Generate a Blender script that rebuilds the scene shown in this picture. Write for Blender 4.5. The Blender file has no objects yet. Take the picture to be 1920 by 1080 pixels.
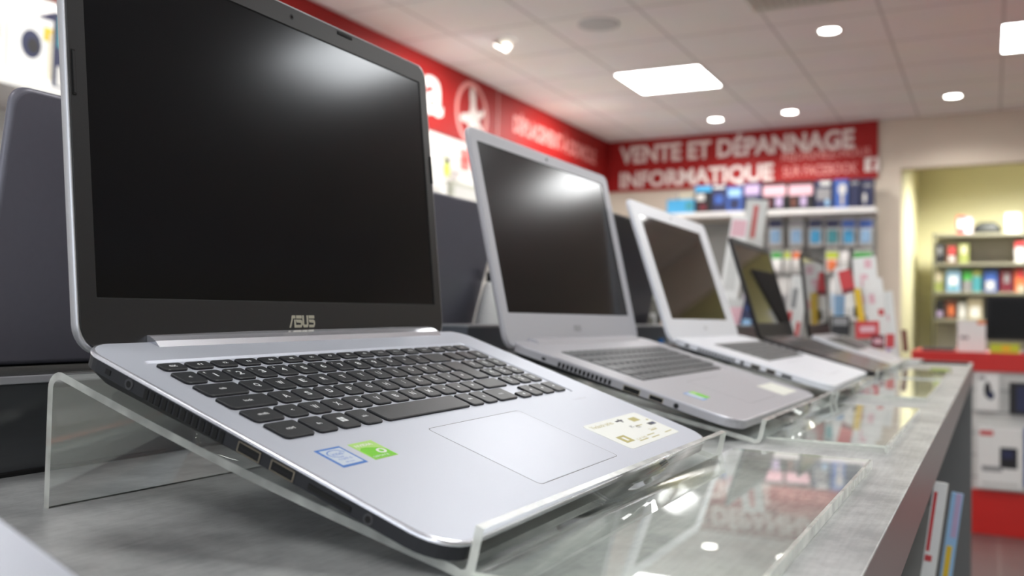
import bpy, bmesh, math, random
from mathutils import Matrix, Vector
random.seed(7)
S = 0.001                      # everything below is written in millimetres
HC = -90.0                     # counter top height in the working frame
ZOFF = 950.0 - HC              # counter top stands 0.95 m above the floor
FLOOR = -ZOFF
SC = bpy.context.scene
COL = SC.collection

# ------------------------------------------------------------------ camera
CAM = Vector((-315.35, -418.33, 15.84)); FPX = 1738.4
RR = Vector((0.45985, -0.88776, 0.02041)); DD = Vector((0.03595, -0.00435, -0.99934)); FF = Vector((0.88727, 0.46028, 0.02992))
def W(x, y, z): return Vector((x*S, y*S, (z+ZOFF)*S))
cd = bpy.data.cameras.new('camera'); cam = bpy.data.objects.new('camera', cd); COL.objects.link(cam)
cm = Matrix((RR, -DD, -FF)).transposed().to_4x4(); cm.translation = W(*CAM); cam.matrix_world = cm
cd.sensor_width = 36; cd.lens = 36*FPX/1920; cd.clip_start = 0.01; cd.clip_end = 100
cd.dof.use_dof = True; cd.dof.focus_distance = 0.53; cd.dof.aperture_fstop = 7.4; cd.dof.aperture_blades = 0
SC.camera = cam
# ------------------------------------------------------------------ colour management and world
vs = SC.view_settings; vs.view_transform = 'Standard'; vs.look = 'None'; vs.gamma = 1; vs.use_curve_mapping = False
vs.exposure = 0.64
SC.cycles.transparent_max_bounces = 32; SC.cycles.max_bounces = 10
wd = bpy.data.worlds.new('world'); SC.world = wd; wd.use_nodes = True
wd.node_tree.nodes['Background'].inputs[0].default_value = (0.9, 0.95, 1, 1); wd.node_tree.nodes['Background'].inputs[1].default_value = 0.3
PANEL_E = 11.0; SPOT_W = 30.0; WALL_SPOT_W = 52.0

def ray(px, py): return (RR*((px-960)/FPX) + DD*((py-540)/FPX) + FF)
def at(px, py, axis, val):                       # pixel of the photograph -> point on a plane of the room
    d = ray(px, py); i = 'xyz'.index(axis); t = (val-CAM[i])/d[i]; return CAM + d*t

# ------------------------------------------------------------------ materials
MATS = {}
def mat(name, col, rough=0.5, metal=0.0, noise=0.0, nscale=40, bump=0.0, spec=0.5, emit=None, es=0, coat=0, stretch=None):
    if name in MATS: return MATS[name]
    m = bpy.data.materials.new(name); m.use_nodes = True; nt = m.node_tree; b = nt.nodes['Principled BSDF']
    b.inputs['Base Color'].default_value = (*col, 1); b.inputs['Roughness'].default_value = rough; b.inputs['Metallic'].default_value = metal
    b.inputs['Specular IOR Level'].default_value = spec; b.inputs['Coat Weight'].default_value = coat
    if emit: b.inputs['Emission Color'].default_value = (*emit, 1); b.inputs['Emission Strength'].default_value = es
    if noise or bump:
        tc = nt.nodes.new('ShaderNodeTexCoord'); mp = nt.nodes.new('ShaderNodeMapping'); n = nt.nodes.new('ShaderNodeTexNoise')
        if stretch: mp.inputs['Scale'].default_value = stretch
        n.inputs['Scale'].default_value = nscale; n.inputs['Detail'].default_value = 5
        nt.links.new(tc.outputs['Object'], mp.inputs[0]); nt.links.new(mp.outputs[0], n.inputs['Vector'])
        if noise:
            mx = nt.nodes.new('ShaderNodeMix'); mx.data_type = 'RGBA'
            mx.inputs[6].default_value = (*[max(0, c*(1-noise)) for c in col], 1); mx.inputs[7].default_value = (*[min(1, c*(1+noise)) for c in col], 1)
            nt.links.new(n.outputs['Fac'], mx.inputs[0]); nt.links.new(mx.outputs[2], b.inputs['Base Color'])
        if bump:
            bp = nt.nodes.new('ShaderNodeBump'); bp.inputs['Strength'].default_value = bump; bp.inputs['Distance'].default_value = 0.001
            nt.links.new(n.outputs['Fac'], bp.inputs['Height']); nt.links.new(bp.outputs[0], b.inputs['Normal'])
    MATS[name] = m; return m
def C(name, r, g, b, rough=0.55):                # a printed colour, given as sRGB 0-255
    f = lambda v: ((v/255+0.055)/1.055)**2.4 if v > 10 else v/255/12.92
    return mat(name, (f(r), f(g), f(b)), rough, noise=0.06, nscale=60)
def acrylic(name, tint=(0.97, 0.985, 0.975), edge=False):
    m = bpy.data.materials.new(name); m.use_nodes = True; nt = m.node_tree; nt.nodes.clear()
    o = nt.nodes.new('ShaderNodeOutputMaterial'); t = nt.nodes.new('ShaderNodeBsdfTransparent'); t.inputs[0].default_value = (*tint, 1)
    g = nt.nodes.new('ShaderNodeBsdfGlossy'); g.inputs['Roughness'].default_value = 0.22 if edge else 0.012; g.inputs[0].default_value = (1, 1, 1, 1)
    fr = nt.nodes.new('ShaderNodeFresnel'); gm = nt.nodes.new('ShaderNodeNewGeometry'); ir = nt.nodes.new('ShaderNodeMapRange')
    ir.inputs[3].default_value = 1.49; ir.inputs[4].default_value = 1/1.49
    nt.links.new(gm.outputs['Backfacing'], ir.inputs[0]); nt.links.new(ir.outputs[0], fr.inputs[0])     # same fresnel on both sides of a thin sheet
    mx = nt.nodes.new('ShaderNodeMixShader'); nt.links.new(fr.outputs[0], mx.inputs[0])
    if edge:
        d = nt.nodes.new('ShaderNodeBsdfDiffuse'); d.inputs[0].default_value = (0.88, 0.90, 0.85, 1)
        tl = nt.nodes.new('ShaderNodeBsdfTranslucent'); tl.inputs[0].default_value = (0.93, 0.95, 0.90, 1)
        a = nt.nodes.new('ShaderNodeMixShader'); a.inputs[0].default_value = 0.5
        nt.links.new(d.outputs[0], a.inputs[1]); nt.links.new(tl.outputs[0], a.inputs[2])
        tc = nt.nodes.new('ShaderNodeTexCoord'); n = nt.nodes.new('ShaderNodeTexNoise'); n.inputs['Scale'].default_value = 45
        mr = nt.nodes.new('ShaderNodeMapRange'); mr.inputs[1].default_value = .35; mr.inputs[2].default_value = .7; mr.inputs[3].default_value = .5; mr.inputs[4].default_value = .98
        nt.links.new(tc.outputs['Object'], n.inputs['Vector']); nt.links.new(n.outputs['Fac'], mr.inputs[0])
        b = nt.nodes.new('ShaderNodeMixShader'); nt.links.new(mr.outputs[0], b.inputs[0])
        nt.links.new(t.outputs[0], b.inputs[1]); nt.links.new(a.outputs[0], b.inputs[2]); nt.links.new(b.outputs[0], mx.inputs[1])
    else: nt.links.new(t.outputs[0], mx.inputs[1])
    nt.links.new(g.outputs[0], mx.inputs[2]); nt.links.new(mx.outputs[0], o.inputs[0]); MATS[name] = m; return m
ACI = bpy.data.materials.new('acrylic_inner_face'); ACI.use_nodes = True; _n = ACI.node_tree; _n.nodes.clear()
_t = _n.nodes.new('ShaderNodeBsdfTransparent'); _t.inputs[0].default_value = (.985, .99, .985, 1); _o = _n.nodes.new('ShaderNodeOutputMaterial'); _n.links.new(_t.outputs[0], _o.inputs[0])
ACR = acrylic('clear_acrylic'); ACE = acrylic('acrylic_edge', edge=True)
SILVER = mat('silver_aluminium', (0.60, 0.625, 0.70), 0.46, 0.35, noise=0.015, nscale=900, bump=0.02)
RIM = mat('polished_silver_rim', (0.78, 0.78, 0.84), 0.25, 0.8, noise=0.01)
GREYS = mat('grey_aluminium', (0.47, 0.46, 0.49), 0.45, 0.25, noise=0.02, nscale=500)
GREYL = mat('light_grey_plastic', (0.50, 0.50, 0.54), 0.45, 0.1, noise=0.02, nscale=300)
WHITEP = mat('white_plastic', (0.82, 0.83, 0.88), 0.4, 0.0, noise=0.01)
BEZEL = mat('black_bezel_plastic', (0.018, 0.018, 0.02), 0.38, noise=0.15, nscale=700, bump=0.02)
BLACKP = mat('black_plastic', (0.010, 0.010, 0.012), 0.5, noise=0.1, spec=0.28)
BLACKM = mat('matt_black_and_recess_shade', (0.003, 0.003, 0.003), 0.8, noise=0.1)  # rubber black, also painted in for shade inside openings and gaps
SCREEN = mat('dark_matt_screen', (0.006, 0.006, 0.007), 0.15, noise=0.02, nscale=5, spec=0.34)
SCREEN.node_tree.nodes['Principled BSDF'].inputs['Specular Tint'].default_value = (.82, .90, 1, 1)
GLOSCR = mat('dark_glossy_screen', (0.006, 0.006, 0.006), 0.06, noise=0.02, nscale=5, spec=0.5)
KEYB = mat('charcoal_key_plastic', (0.022, 0.024, 0.027), 0.42, noise=0.15, nscale=2500, bump=0.06)
LEGEND = mat('key_legend_white', (0.75, 0.77, 0.78), 0.5, noise=0.02)
LOGO = mat('pale_gold_logo', (0.62, 0.60, 0.50), 0.35, 0.5, noise=0.03)
DKGREY = mat('slate_grey_lid', (0.15, 0.145, 0.175), 0.42, 0.25, noise=0.05, nscale=200)
PLINTH = mat('dark_glossy_plinth', (0.055, 0.058, 0.062), 0.14, noise=0.5, nscale=3, stretch=(1, 8, 14))  # stretched noise puts the streaky reflections into the colour
LEDGE = mat('dark_slate_ledge', (0.055, 0.062, 0.078), 0.3, noise=0.1)
METAL = mat('port_metal', (0.55, 0.48, 0.38), 0.3, 1.0, noise=0.03)
RED = mat('sign_red', (.33, .012, .011), .55, noise=.05, nscale=60, spec=.25); WHT = C('print_white', 238, 236, 232); SIGNW = C('sign_white', 226, 215, 210, .5)
PINKW = C('sign_pale_pink', 226, 150, 145, .5)
SHELFW = mat('white_shelf_laminate', (0.80, 0.80, 0.78), 0.4, noise=0.02)

# ------------------------------------------------------------------ mesh helpers
class MB:
    def __init__(s): s.bm = bmesh.new(); s.mats = []; s.M = None
    def mi(s, m):
        if m not in s.mats: s.mats.append(m)
        return s.mats.index(m)
    def v(s, p):
        p = Vector(p)
        if s.M is not None: p = s.M @ p
        return s.bm.verts.new(p*S)
    def face(s, vs_, m, smooth=False):
        try: f = s.bm.faces.new(vs_)
        except ValueError: return None
        f.material_index = s.mi(m); f.smooth = smooth; return f
    def box(s, a, b, m):
        x0, y0, z0 = a; x1, y1, z1 = b
        v = [s.v(p) for p in ((x0,y0,z0),(x1,y0,z0),(x1,y1,z0),(x0,y1,z0),(x0,y0,z1),(x1,y0,z1),(x1,y1,z1),(x0,y1,z1))]
        for q in ((0,3,2,1),(4,5,6,7),(0,1,5,4),(1,2,6,5),(2,3,7,6),(3,0,4,7)): s.face([v[i] for i in q], m)
        return s
    def loft(s, rings, m, cap0=True, cap1=True, smooth=False, closed=True):
        R = [[s.v(p) for p in r] for r in rings]; n = len(R[0])
        ms = m if isinstance(m, list) else [m]*(len(R)-1)
        for k in range(len(R)-1):
            for i in range(n if closed else n-1): s.face([R[k][i], R[k][(i+1) % n], R[k+1][(i+1) % n], R[k+1][i]], ms[k], smooth)
        if cap0: s.face(R[0][::-1], ms[0])
        if cap1: s.face(R[-1], ms[-1])
        return R
    def cyl(s, c, r, h, m, axis='z', n=28, r2=None, smooth=True, cap=True):
        r2 = r if r2 is None else r2; rings = []
        for k, rr in ((0, r), (h, r2)):
            ring = []
            for i in range(n):
                t = 2*math.pi*i/n; a, b = rr*math.cos(t), rr*math.sin(t)
                ring.append({'z': (c[0]+a, c[1]+b, c[2]+k), 'y': (c[0]+a, c[1]+k, c[2]+b), 'x': (c[0]+k, c[1]+a, c[2]+b)}[axis])
            rings.append(ring)
        s.loft(rings, m, cap, cap, smooth); return s
    def text(s, txt, x, y, w, h, m, z=0.0, depth=0.1, bold=0.0, M=None, spacing=1.0):   # text fitted into a w x h box in the xy plane
        cu = bpy.data.curves.new('lettering', 'FONT'); cu.body = txt; cu.size = 1; cu.offset = bold; cu.resolution_u = 3; cu.space_character = spacing
        o = bpy.data.objects.new('lettering', cu); COL.objects.link(o)
        me = bpy.data.meshes.new_from_object(o, depsgraph=bpy.context.evaluated_depsgraph_get())
        bpy.data.objects.remove(o); bpy.data.curves.remove(cu)
        if not me.vertices: return s
        xs = [v.co.x for v in me.vertices]; ys = [v.co.y for v in me.vertices]
        sx = w/(max(xs)-min(xs)+1e-9); sy = h/(max(ys)-min(ys)+1e-9) if h else sx
        if w is None: sx = sy
        vv = [s.v((x+(v.co.x-min(xs))*sx, y+(v.co.y-min(ys))*sy, z)) for v in me.vertices]
        for p in me.polygons: s.face([vv[i] for i in p.vertices], m)
        bpy.data.meshes.remove(me); return s
    def build(s, name, parent=None, bevel=0, keep=False):
        if not keep: bmesh.ops.recalc_face_normals(s.bm, faces=s.bm.faces[:])
        me = bpy.data.meshes.new(name); s.bm.to_mesh(me); s.bm.free()
        for m in s.mats: me.materials.append(m)
        o = bpy.data.objects.new(name, me); COL.objects.link(o)
        if parent: o.parent = parent
        if bevel:
            b = o.modifiers.new('bevel', 'BEVEL'); b.width = bevel*S; b.segments = 2; b.limit_method = 'ANGLE'
        return o
def tag(o, label=None, cat=None, group=None, kind=None):
    if label: o['label'] = label
    if cat: o['category'] = cat
    if group: o['group'] = group
    if kind: o['kind'] = kind
    return o
def thing(name, label, cat, loc, M3=None, group=None):
    o = bpy.data.objects.new(name, None); COL.objects.link(o); o.empty_display_size = 0.02
    m = M3.to_4x4() if M3 is not None else Matrix.Identity(4); m.translation = W(*loc); o.matrix_world = m
    return tag(o, label, cat, group)
def axes(ex, ey, ez): return Matrix((Vector(ex), Vector(ey), Vector(ez))).transposed()
def put(o, loc, rz=0): o.location = W(*loc); o.rotation_euler = (0, 0, rz); return o
def rr(x0, y0, x1, y1, r, n=5):                  # rounded rectangle, r = (x0y0, x1y0, x1y1, x0y1)
    if not isinstance(r, (tuple, list)): r = (r,)*4
    P = []
    for (cx, cy, q, a0) in ((x0+r[0], y0+r[0], r[0], 180), (x1-r[1], y0+r[1], r[1], 270), (x1-r[2], y1-r[2], r[2], 0), (x0+r[3], y1-r[3], r[3], 90)):
        for i in range(n+1):
            t = math.radians(a0+90*i/n); P.append((cx+q*math.cos(t), cy+q*math.sin(t)))
    return P
def R3(P, z): return [(x, y, z(x, y) if callable(z) else z) for x, y in P]

# ------------------------------------------------------------------ setting
XB0, XSL = 8000.0, 0.0495                        # the back wall runs x = XB0 + XSL*y
CEIL, YL, YR, XF = 1731.0, 2941.0, -4600.0, -3600.0
def xb(y): return XB0 + XSL*y
def struct(name, mb, loc=(0, 0, 0)):
    o = mb.build(name); o.location = W(*loc); o['kind'] = 'structure'; return o
def tile_mat(name, c1, c2, line, tile, mort, rough, off=(0, 0, 0), bump=0):
    m = bpy.data.materials.new(name); m.use_nodes = True; nt = m.node_tree; b = nt.nodes['Principled BSDF']; b.inputs['Roughness'].default_value = rough
    tc = nt.nodes.new('ShaderNodeTexCoord'); mp = nt.nodes.new('ShaderNodeMapping'); mp.inputs['Location'].default_value = off
    br = nt.nodes.new('ShaderNodeTexBrick'); br.offset = 0; br.squash = 1
    br.inputs['Scale'].default_value = 1; br.inputs['Brick Width'].default_value = tile; br.inputs['Row Height'].default_value = tile
    br.inputs['Mortar Size'].default_value = mort; br.inputs['Mortar Smooth'].default_value = 0.3
    br.inputs['Color1'].default_value = (*c1, 1); br.inputs['Color2'].default_value = (*c2, 1); br.inputs['Mortar'].default_value = (*line, 1)
    nz = nt.nodes.new('ShaderNodeTexNoise'); nz.inputs['Scale'].default_value = 3; nz.inputs['Detail'].default_value = 8
    mx = nt.nodes.new('ShaderNodeMix'); mx.data_type = 'RGBA'; mx.blend_type = 'MULTIPLY'; mx.inputs[0].default_value = 0.12
    nt.links.new(tc.outputs['Object'], mp.inputs[0]); nt.links.new(mp.outputs[0], br.inputs['Vector']); nt.links.new(tc.outputs['Object'], nz.inputs['Vector'])
    nt.links.new(br.outputs['Color'], mx.inputs[6]); nt.links.new(nz.outputs['Color'], mx.inputs[7]); nt.links.new(mx.outputs[2], b.inputs['Base Color'])
    MATS[name] = m; return m
CEILM = tile_mat('ceiling_tiles', (0.88, 0.87, 0.855), (0.865, 0.855, 0.84), (0.64, 0.63, 0.615), 0.6, 0.010, 0.85)
FLOORM = tile_mat('brown_floor_tiles', (0.16, 0.125, 0.12), (0.14, 0.11, 0.105), (0.22, 0.19, 0.18), 0.45, 0.006, 0.3)
BEIGE = mat('beige_wall_paint', (0.60, 0.53, 0.44), 0.75, noise=0.03, nscale=6, bump=0.05)
CREAM = mat('pale_yellow_wall_paint', (0.76, 0.73, 0.45), 0.75, noise=0.04, nscale=4)
LWHITE = mat('white_wall_paint', (0.80, 0.80, 0.78), 0.6, noise=0.02, nscale=6)
b = MB(); b.box((XF, YR, -30), (11000, YL+80, 0), FLOORM); struct('floor', b, (0, 0, FLOOR))
b = MB(); b.box((XF-5700, YR-1334, 0), (11000-5700, YL+80-1334, 60), CEILM); struct('ceiling', b, (5700, 1334, CEIL))
b = MB(); b.box((XF, YL, FLOOR), (11000, YL+80, CEIL), LWHITE); struct('wall_left', b)
OLIVE = mat('olive_wall_paint', (.30, .27, .15), .7, noise=.1, nscale=2); PEDGE0 = mat('added_window_frame_grey', (.4, .4, .4), .5)
b = MB(); b.box((XF, YR-80, FLOOR), (11000, YR, 1240), OLIVE); b.box((XF, YR-80, 1240), (11000, YR, CEIL), mat('grey_wall_paint', (.45, .45, .46), .7, noise=.03, nscale=3)); struct('wall_right', b)
b = MB(); b.box((XF-80, YR-80, FLOOR), (XF, YL+80, FLOOR+500), BEIGE); b.box((XF-80, YR-80, CEIL-350), (XF, YL+80, CEIL), BEIGE); b.box((XF-80, YR-80, FLOOR+500), (XF, YR+300, CEIL-350), BEIGE); b.box((XF-80, YL-300, FLOOR+500), (XF, YL+80, CEIL-350), BEIGE); struct('wall_front', b)
DAY = mat('added_daylight_glow', (.8, .85, .9), .5, emit=(.86, .93, 1.0), es=1.5)
b = MB(); b.box((XF-60, YR+300, FLOOR+500), (XF-50, YL-300, CEIL-350), DAY); struct('added_window_1', b)  # unseen glowing pane, added behind the camera to brighten ceiling and room
b = MB()
for yy in (YR+300, -2900, -1400, 100, 1500, YL-350): b.box((XF-70, yy, FLOOR+500), (XF-10, yy+50, CEIL-350), PEDGE0)
struct('trim_1', b)  # frame bars of the added glowing pane
OY = at(1688, 450, 'x', 8013)[1]; OZ = 1312.0
def slab(b, y0, y1, z0, z1, m, t=120):
    b.loft([[(xb(y0), y0, z0), (xb(y1), y1, z0), (xb(y1)+t, y1, z0), (xb(y0)+t, y0, z0)], [(xb(y0), y0, z1), (xb(y1), y1, z1), (xb(y1)+t, y1, z1), (xb(y0)+t, y0, z1)]], m)
b = MB(); slab(b, YL, OY, FLOOR, CEIL, BEIGE); slab(b, OY, -2600, OZ, CEIL, BEIGE); slab(b, -2600, YR, FLOOR, CEIL, BEIGE); struct('wall_back', b)
b = MB(); b.box((10350, YR, FLOOR), (10430, YL, CEIL), CREAM); struct('wall_far', b)
b = MB(); b.box((8150, OY+15, FLOOR), (10350, OY+75, CEIL), CREAM); struct('wall_side', b)
b = MB(); slab(b, 2900, OY+20, FLOOR, FLOOR+90, WHT, -12); struct('baseboard_back', b)

# ------------------------------------------------------------------ counter
CY0 = at(1642, 1032, 'z', HC)[1]; CX1 = at(1825, 680, 'z', HC)[0]; CY1 = 900.0
LAM = bpy.data.materials.new('grey_concrete_laminate'); LAM.use_nodes = True
def _lam():
    nt = LAM.node_tree; b = nt.nodes['Principled BSDF']; tc = nt.nodes.new('ShaderNodeTexCoord')
    n1 = nt.nodes.new('ShaderNodeTexNoise'); n1.inputs['Scale'].default_value = 13; n1.inputs['Detail'].default_value = 10; n1.inputs['Roughness'].default_value = .7
    mp = nt.nodes.new('ShaderNodeMapping'); mp.inputs['Scale'].default_value = (2, 26, 20)
    n2 = nt.nodes.new('ShaderNodeTexNoise'); n2.inputs['Scale'].default_value = 14; n2.inputs['Detail'].default_value = 4
    cr = nt.nodes.new('ShaderNodeValToRGB'); cr.color_ramp.elements[0].position = .36; cr.color_ramp.elements[1].position = .62
    cr.color_ramp.elements[0].color = (.28, .29, .295, 1); cr.color_ramp.elements[1].color = (.56, .57, .565, 1)
    mx = nt.nodes.new('ShaderNodeMath'); mx.operation = 'MULTIPLY_ADD'; mx.inputs[1].default_value = .22
    sb = nt.nodes.new('ShaderNodeMath'); sb.operation = 'ADD'; sb.inputs[1].default_value = -.11
    nt.links.new(tc.outputs['Object'], n1.inputs['Vector']); nt.links.new(tc.outputs['Object'], mp.inputs[0]); nt.links.new(mp.outputs[0], n2.inputs['Vector'])
    nt.links.new(n2.outputs['Fac'], mx.inputs[0]); nt.links.new(n1.outputs['Fac'], sb.inputs[0]); nt.links.new(sb.outputs[0], mx.inputs[2]); nt.links.new(mx.outputs[0], cr.inputs[0])
    nt.links.new(cr.outputs[0], b.inputs['Base Color']); b.inputs['Roughness'].default_value = .34
_lam(); MATS['lam'] = LAM
FASC = mat('mauve_grey_counter_edge', (0.30, 0.265, 0.27), 0.35, noise=0.12, nscale=30, stretch=(30, 1, 30))
PANELG = mat('dark_grey_side_panel', (0.15, 0.155, 0.155), 0.5, noise=0.08, nscale=10)
PEDGE = mat('pale_panel_edge', (0.55, 0.54, 0.50), 0.5, noise=0.05)
b = MB(); b.box((-1600, CY0, -1.2), (CX1, CY1, 0), LAM); b.box((-1600, CY0+.3, -46), (CX1-.3, CY1-.3, -1.2), FASC)
ct = b.build('counter', bevel=.6); put(ct, (0, 0, HC)); tag(ct, 'long grey stone-look display counter carrying the row of open laptops', 'counter')
for x, yy in ((CX1-30, CY0+2), (330, CY0+12), (-1500, CY0+12)):
    b = MB(); b.box((x, yy+2, FLOOR-HC), (x+28, CY1-20, -46.2), PANELG); b.box((x, yy, FLOOR-HC), (x+28, yy+2, -46.2), PEDGE if x < 2000 else PANELG)
    b.build('side_panel', ct)

# ------------------------------------------------------------------ laptops
def key_mb(mb, u0, v0, u1, v1, top=0.55, bot=-1.0, m=None, mside=None, rt=1.4, rb=2.6):
    m = m or KEYB
    mb.loft([R3(rr(u0, -v1, u1, -v0, (rb, rb, rt, rt), 3), bot), R3(rr(u0, -v1, u1, -v0, (rb, rb, rt, rt), 3), top-.45), R3(rr(u0+.45, -v1+.45, u1-.45, -v0-.3, (rb, rb, rt, rt), 3), top)], [mside or BLACKP, m], smooth=False)
def logo_asus(mb, x, y, h, m, z=0.0):            # the four-letter maker's mark drawn with strokes
    k = h/10.0
    P = lambda pts: mb.face([mb.v((x+a*k, y+c*k, z)) for a, c in pts], m)
    P([(0,0),(2.1,0),(5.2,7.2),(3.6,7.8)]); P([(3.0,7.6),(3.9,10),(8.3,10),(8.3,7.4)])                         # A
    P([(6.4,6.8),(6.4,0),(8.6,0),(8.6,6.3)])
    P([(9.2,10),(9.2,7.4),(16.4,7.4),(16.4,10)]); P([(8.6,6.6),(9.4,4.2),(15.6,3.6),(16.9,5.2),(15.4,6.4)])   # S
    P([(8.6,0),(8.6,2.2),(16.6,2.2),(15.6,0)]); P([(15.0,2.2),(17.0,2.0),(16.9,5.2),(15.0,4.6)])
    P([(17.1,10),(17.1,2.4),(19.2,2.4),(19.2,10)]); P([(17.1,2.4),(18.3,0),(23.6,0),(24.7,2.4)]); P([(22.6,10),(22.6,2.4),(24.7,2.4),(24.7,10)])   # U
    P([(25.4,10),(25.4,7.4),(33.0,7.4),(33.0,10)]); P([(25.2,6.6),(26.0,4.2),(32.2,3.6),(33.5,5.2),(32.0,6.4)])
    P([(25.4,0),(25.4,2.2),(33.2,2.2),(32.2,0)]); P([(31.6,2.2),(33.6,2.0),(33.5,5.2),(31.6,4.6)])
    return mb

def laptop(cfg):
    W_, D, LH = cfg['W'], cfg['D'], cfg['LH']
    root = thing('laptop', cfg['label'], 'laptop', cfg['loc'], cfg['M'], cfg.get('group'))
    deck, side, bez, shell = cfg['deck'], cfg['side'], cfg['bezel'], cfg['shell']
    v0 = cfg.get('v0', 6); rf, rb = cfg.get('rf', 16), cfg.get('rb', 12)
    ring = lambda i, w: R3(rr(i, -D+i, W_-i, -v0-i, (rf, rf, rb, rb), 7), w)
    kb = cfg['kb']                                # keyboard well u0,v0,u1,v1
    th = cfg.get('thick', 15)
    b = MB(); n = 7
    O = [b.v(p) for p in ring(1.3, 0)]; I = [b.v(p) for p in R3(rr(kb[0], -kb[3], kb[2], -kb[1], 5, n), 0)]
    J = [b.v(p) for p in R3(rr(kb[0]+1.4, -kb[3]+1.4, kb[2]-1.4, -kb[1]-1.4, 4, n), -.95)]
    for i in range(len(O)):
        j = (i+1) % len(O); b.face([O[i], O[j], I[j], I[i]], deck); b.face([I[i], I[j], J[j], J[i]], deck)
    b.face(J, deck)
    b.loft([ring(1.3, 0), ring(.5, -.3), ring(0, -1.1), ring(0, -2.0)], [cfg.get('rimm', deck)]*3, False, False, True)
    base = b.build('base', root)
    if deck is not side: base['label'] = cfg['deck_label']
    b = MB(); wt = lambda x, y: -8.5-(th-8.5)*(1-(-y-v0)/(D-v0))*.9
    b.loft([ring(.3, -2.0), ring(.35, -8.5), [(x, y, wt(x, y)) for x, y in rr(7, -D+7, W_-7, -v0-5, (rf, rf, rb, rb), 7)]], [side, BLACKP])
    for fu in (30, W_-30):
        for fv in (v0+25, D-22): b.cyl((fu, -fv, wt(0, -fv)-cfg.get('foot', 2.5)), 7, cfg.get('foot', 2.5)+.5, BLACKP, n=16)
    b.build('bottom_case', root)
    # ---- lid
    L = cfg['lid']                                # 3x4 matrix in laptop coordinates
    lr_ = cfg.get('lidr', (14, 14, 11, 11)); s0 = cfg.get('s0', -8)
    l0, l1 = cfg.get('l0', 0), cfg.get('l1', W_)
    lr = lambda i, z: R3(rr(l0+i, s0+i, l1-i, LH-i, lr_, 7), z)
    sx0, sy0, sx1, sy1 = cfg['scr']
    b = MB(); b.M = L
    b.loft([lr(1.0, -.4), lr(0.2, -.6), lr(0, -1.4), lr(.2, -5.4), lr(3, -6.6)], shell, False, True, True)
    lid = b.build('lid', root)
    if bez is not shell: lid['label'] = cfg['lid_label']
    b = MB(); b.M = L
    O = [b.v(p) for p in lr(1.2, -.35)]; O2 = [b.v(p) for p in lr(1.7, 0)]; I = [b.v(p) for p in R3(rr(sx0, sy0, sx1, sy1, 1.2, 7), 0)]; J = [b.v(p) for p in R3(rr(sx0+.8, sy0+.8, sx1-.8, sy1-.8, .6, 7), -.9)]
    for i in range(len(O)):
        j = (i+1) % len(O)
        b.face([O[i], O[j], O2[j], O2[i]], bez); b.face([O2[i], O2[j], I[j], I[i]], bez); b.face([I[i], I[j], J[j], J[i]], BLACKM if cfg['detail'] else bez)
    bz = b.build('bezel', lid)
    b = MB(); b.M = L; b.box((sx0+.5, sy0+.5, -1.4), (sx1-.5, sy1-.5, -.8), cfg['screen']); b.build('screen', lid)
    # camera eye
    cx, cy = (sx0+sx1)/2+cfg.get('camdx', 0), (sy1+LH)/2-.5
    b = MB(); b.M = L; b.cyl((cx, cy, -.2), 2.0, .35, BLACKP, n=20); b.cyl((cx, cy, .05), 1.0, .2, GLOSCR, n=14); b.build('webcam', lid)
    if cfg.get('hinge'):
        h0, h1 = cfg['hinge']; b = MB()
        pr = [(2, -1), (3.5, 2.4), (9, 3.0), (14, 2.2), (18, .1), (18, -1.5)]
        b.loft([[(h0, -v, w) for v, w in pr], [(h0+6, -v, w) for v, w in pr], [(h1-6, -v, w) for v, w in pr], [(h1, -v, w) for v, w in pr]], RIM if cfg['detail'] > 1 else deck, smooth=False)
        b.build('hinge_cover', root)
    if cfg.get('logo'):
        x, y, h = cfg['logo']; b = MB(); b.M = L; logo_asus(b, x, y, h, cfg['logom'], .12); b.build('maker_logo', lid)
    # ---- touchpad
    t = cfg['pad']; b = MB()
    b.loft([R3(rr(t[0]-.45, -t[3]-.45, t[2]+.45, -t[1]+.45, 3.4, 5), .02), R3(rr(t[0], -t[3], t[2], -t[1], 3, 5), .03)], mat('pad_groove', (.16, .16, .17), .5), False, False)
    b.loft([R3(rr(t[0], -t[3], t[2], -t[1], 3, 5), .03), R3(rr(t[0]+.35, -t[3]+.35, t[2]-.35, -t[1]-.35, 2.8, 5), .12)], cfg['padm'], False, True)
    b.build('touchpad', base)
    return root, base, lid

def side_ports(parent, items, depth=.7):          # ports on a laptop's left side, black blocks painted as shaded openings: (name, kind, v0, v1, w0, w1)
    for name, kind, a, c, w0, w1 in items:
        b = MB()
        if kind == 'slots':
            n = int(round((c-a)/4.4))
            for i in range(n):
                t = a+(c-a)*i/n; b.box((-.12, -t-2.7, w0), (depth, -t, w1), BLACKM)
        elif kind == 'usb':
            b.box((-.05, -c, w0), (depth, -a, w1), BLACKM)
            for (p, q, r, s_) in ((a, c, w1-.45, w1), (a, c, w0, w0+.35), (a, a+.5, w0, w1), (c-.5, c, w0, w1)): b.box((-.16, -q, r), (depth, -p, s_), METAL)
            b.box((-.1, -c+2, w0+1.6), (depth, -a-2, w0+2.6), BLACKP)
        elif kind == 'round':
            r = (c-a)/2; b.cyl((-.2, -(a+c)/2, (w0+w1)/2), r, 1, mat('port_ring', (.05, .05, .055), .35), axis='x', n=20); b.cyl((-.25, -(a+c)/2, (w0+w1)/2), r*.62, 1, BLACKM, axis='x', n=20)
        else: b.box((-.14, -c, w0), (depth, -a, w1), BLACKM)
        b.build(name, parent)

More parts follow.
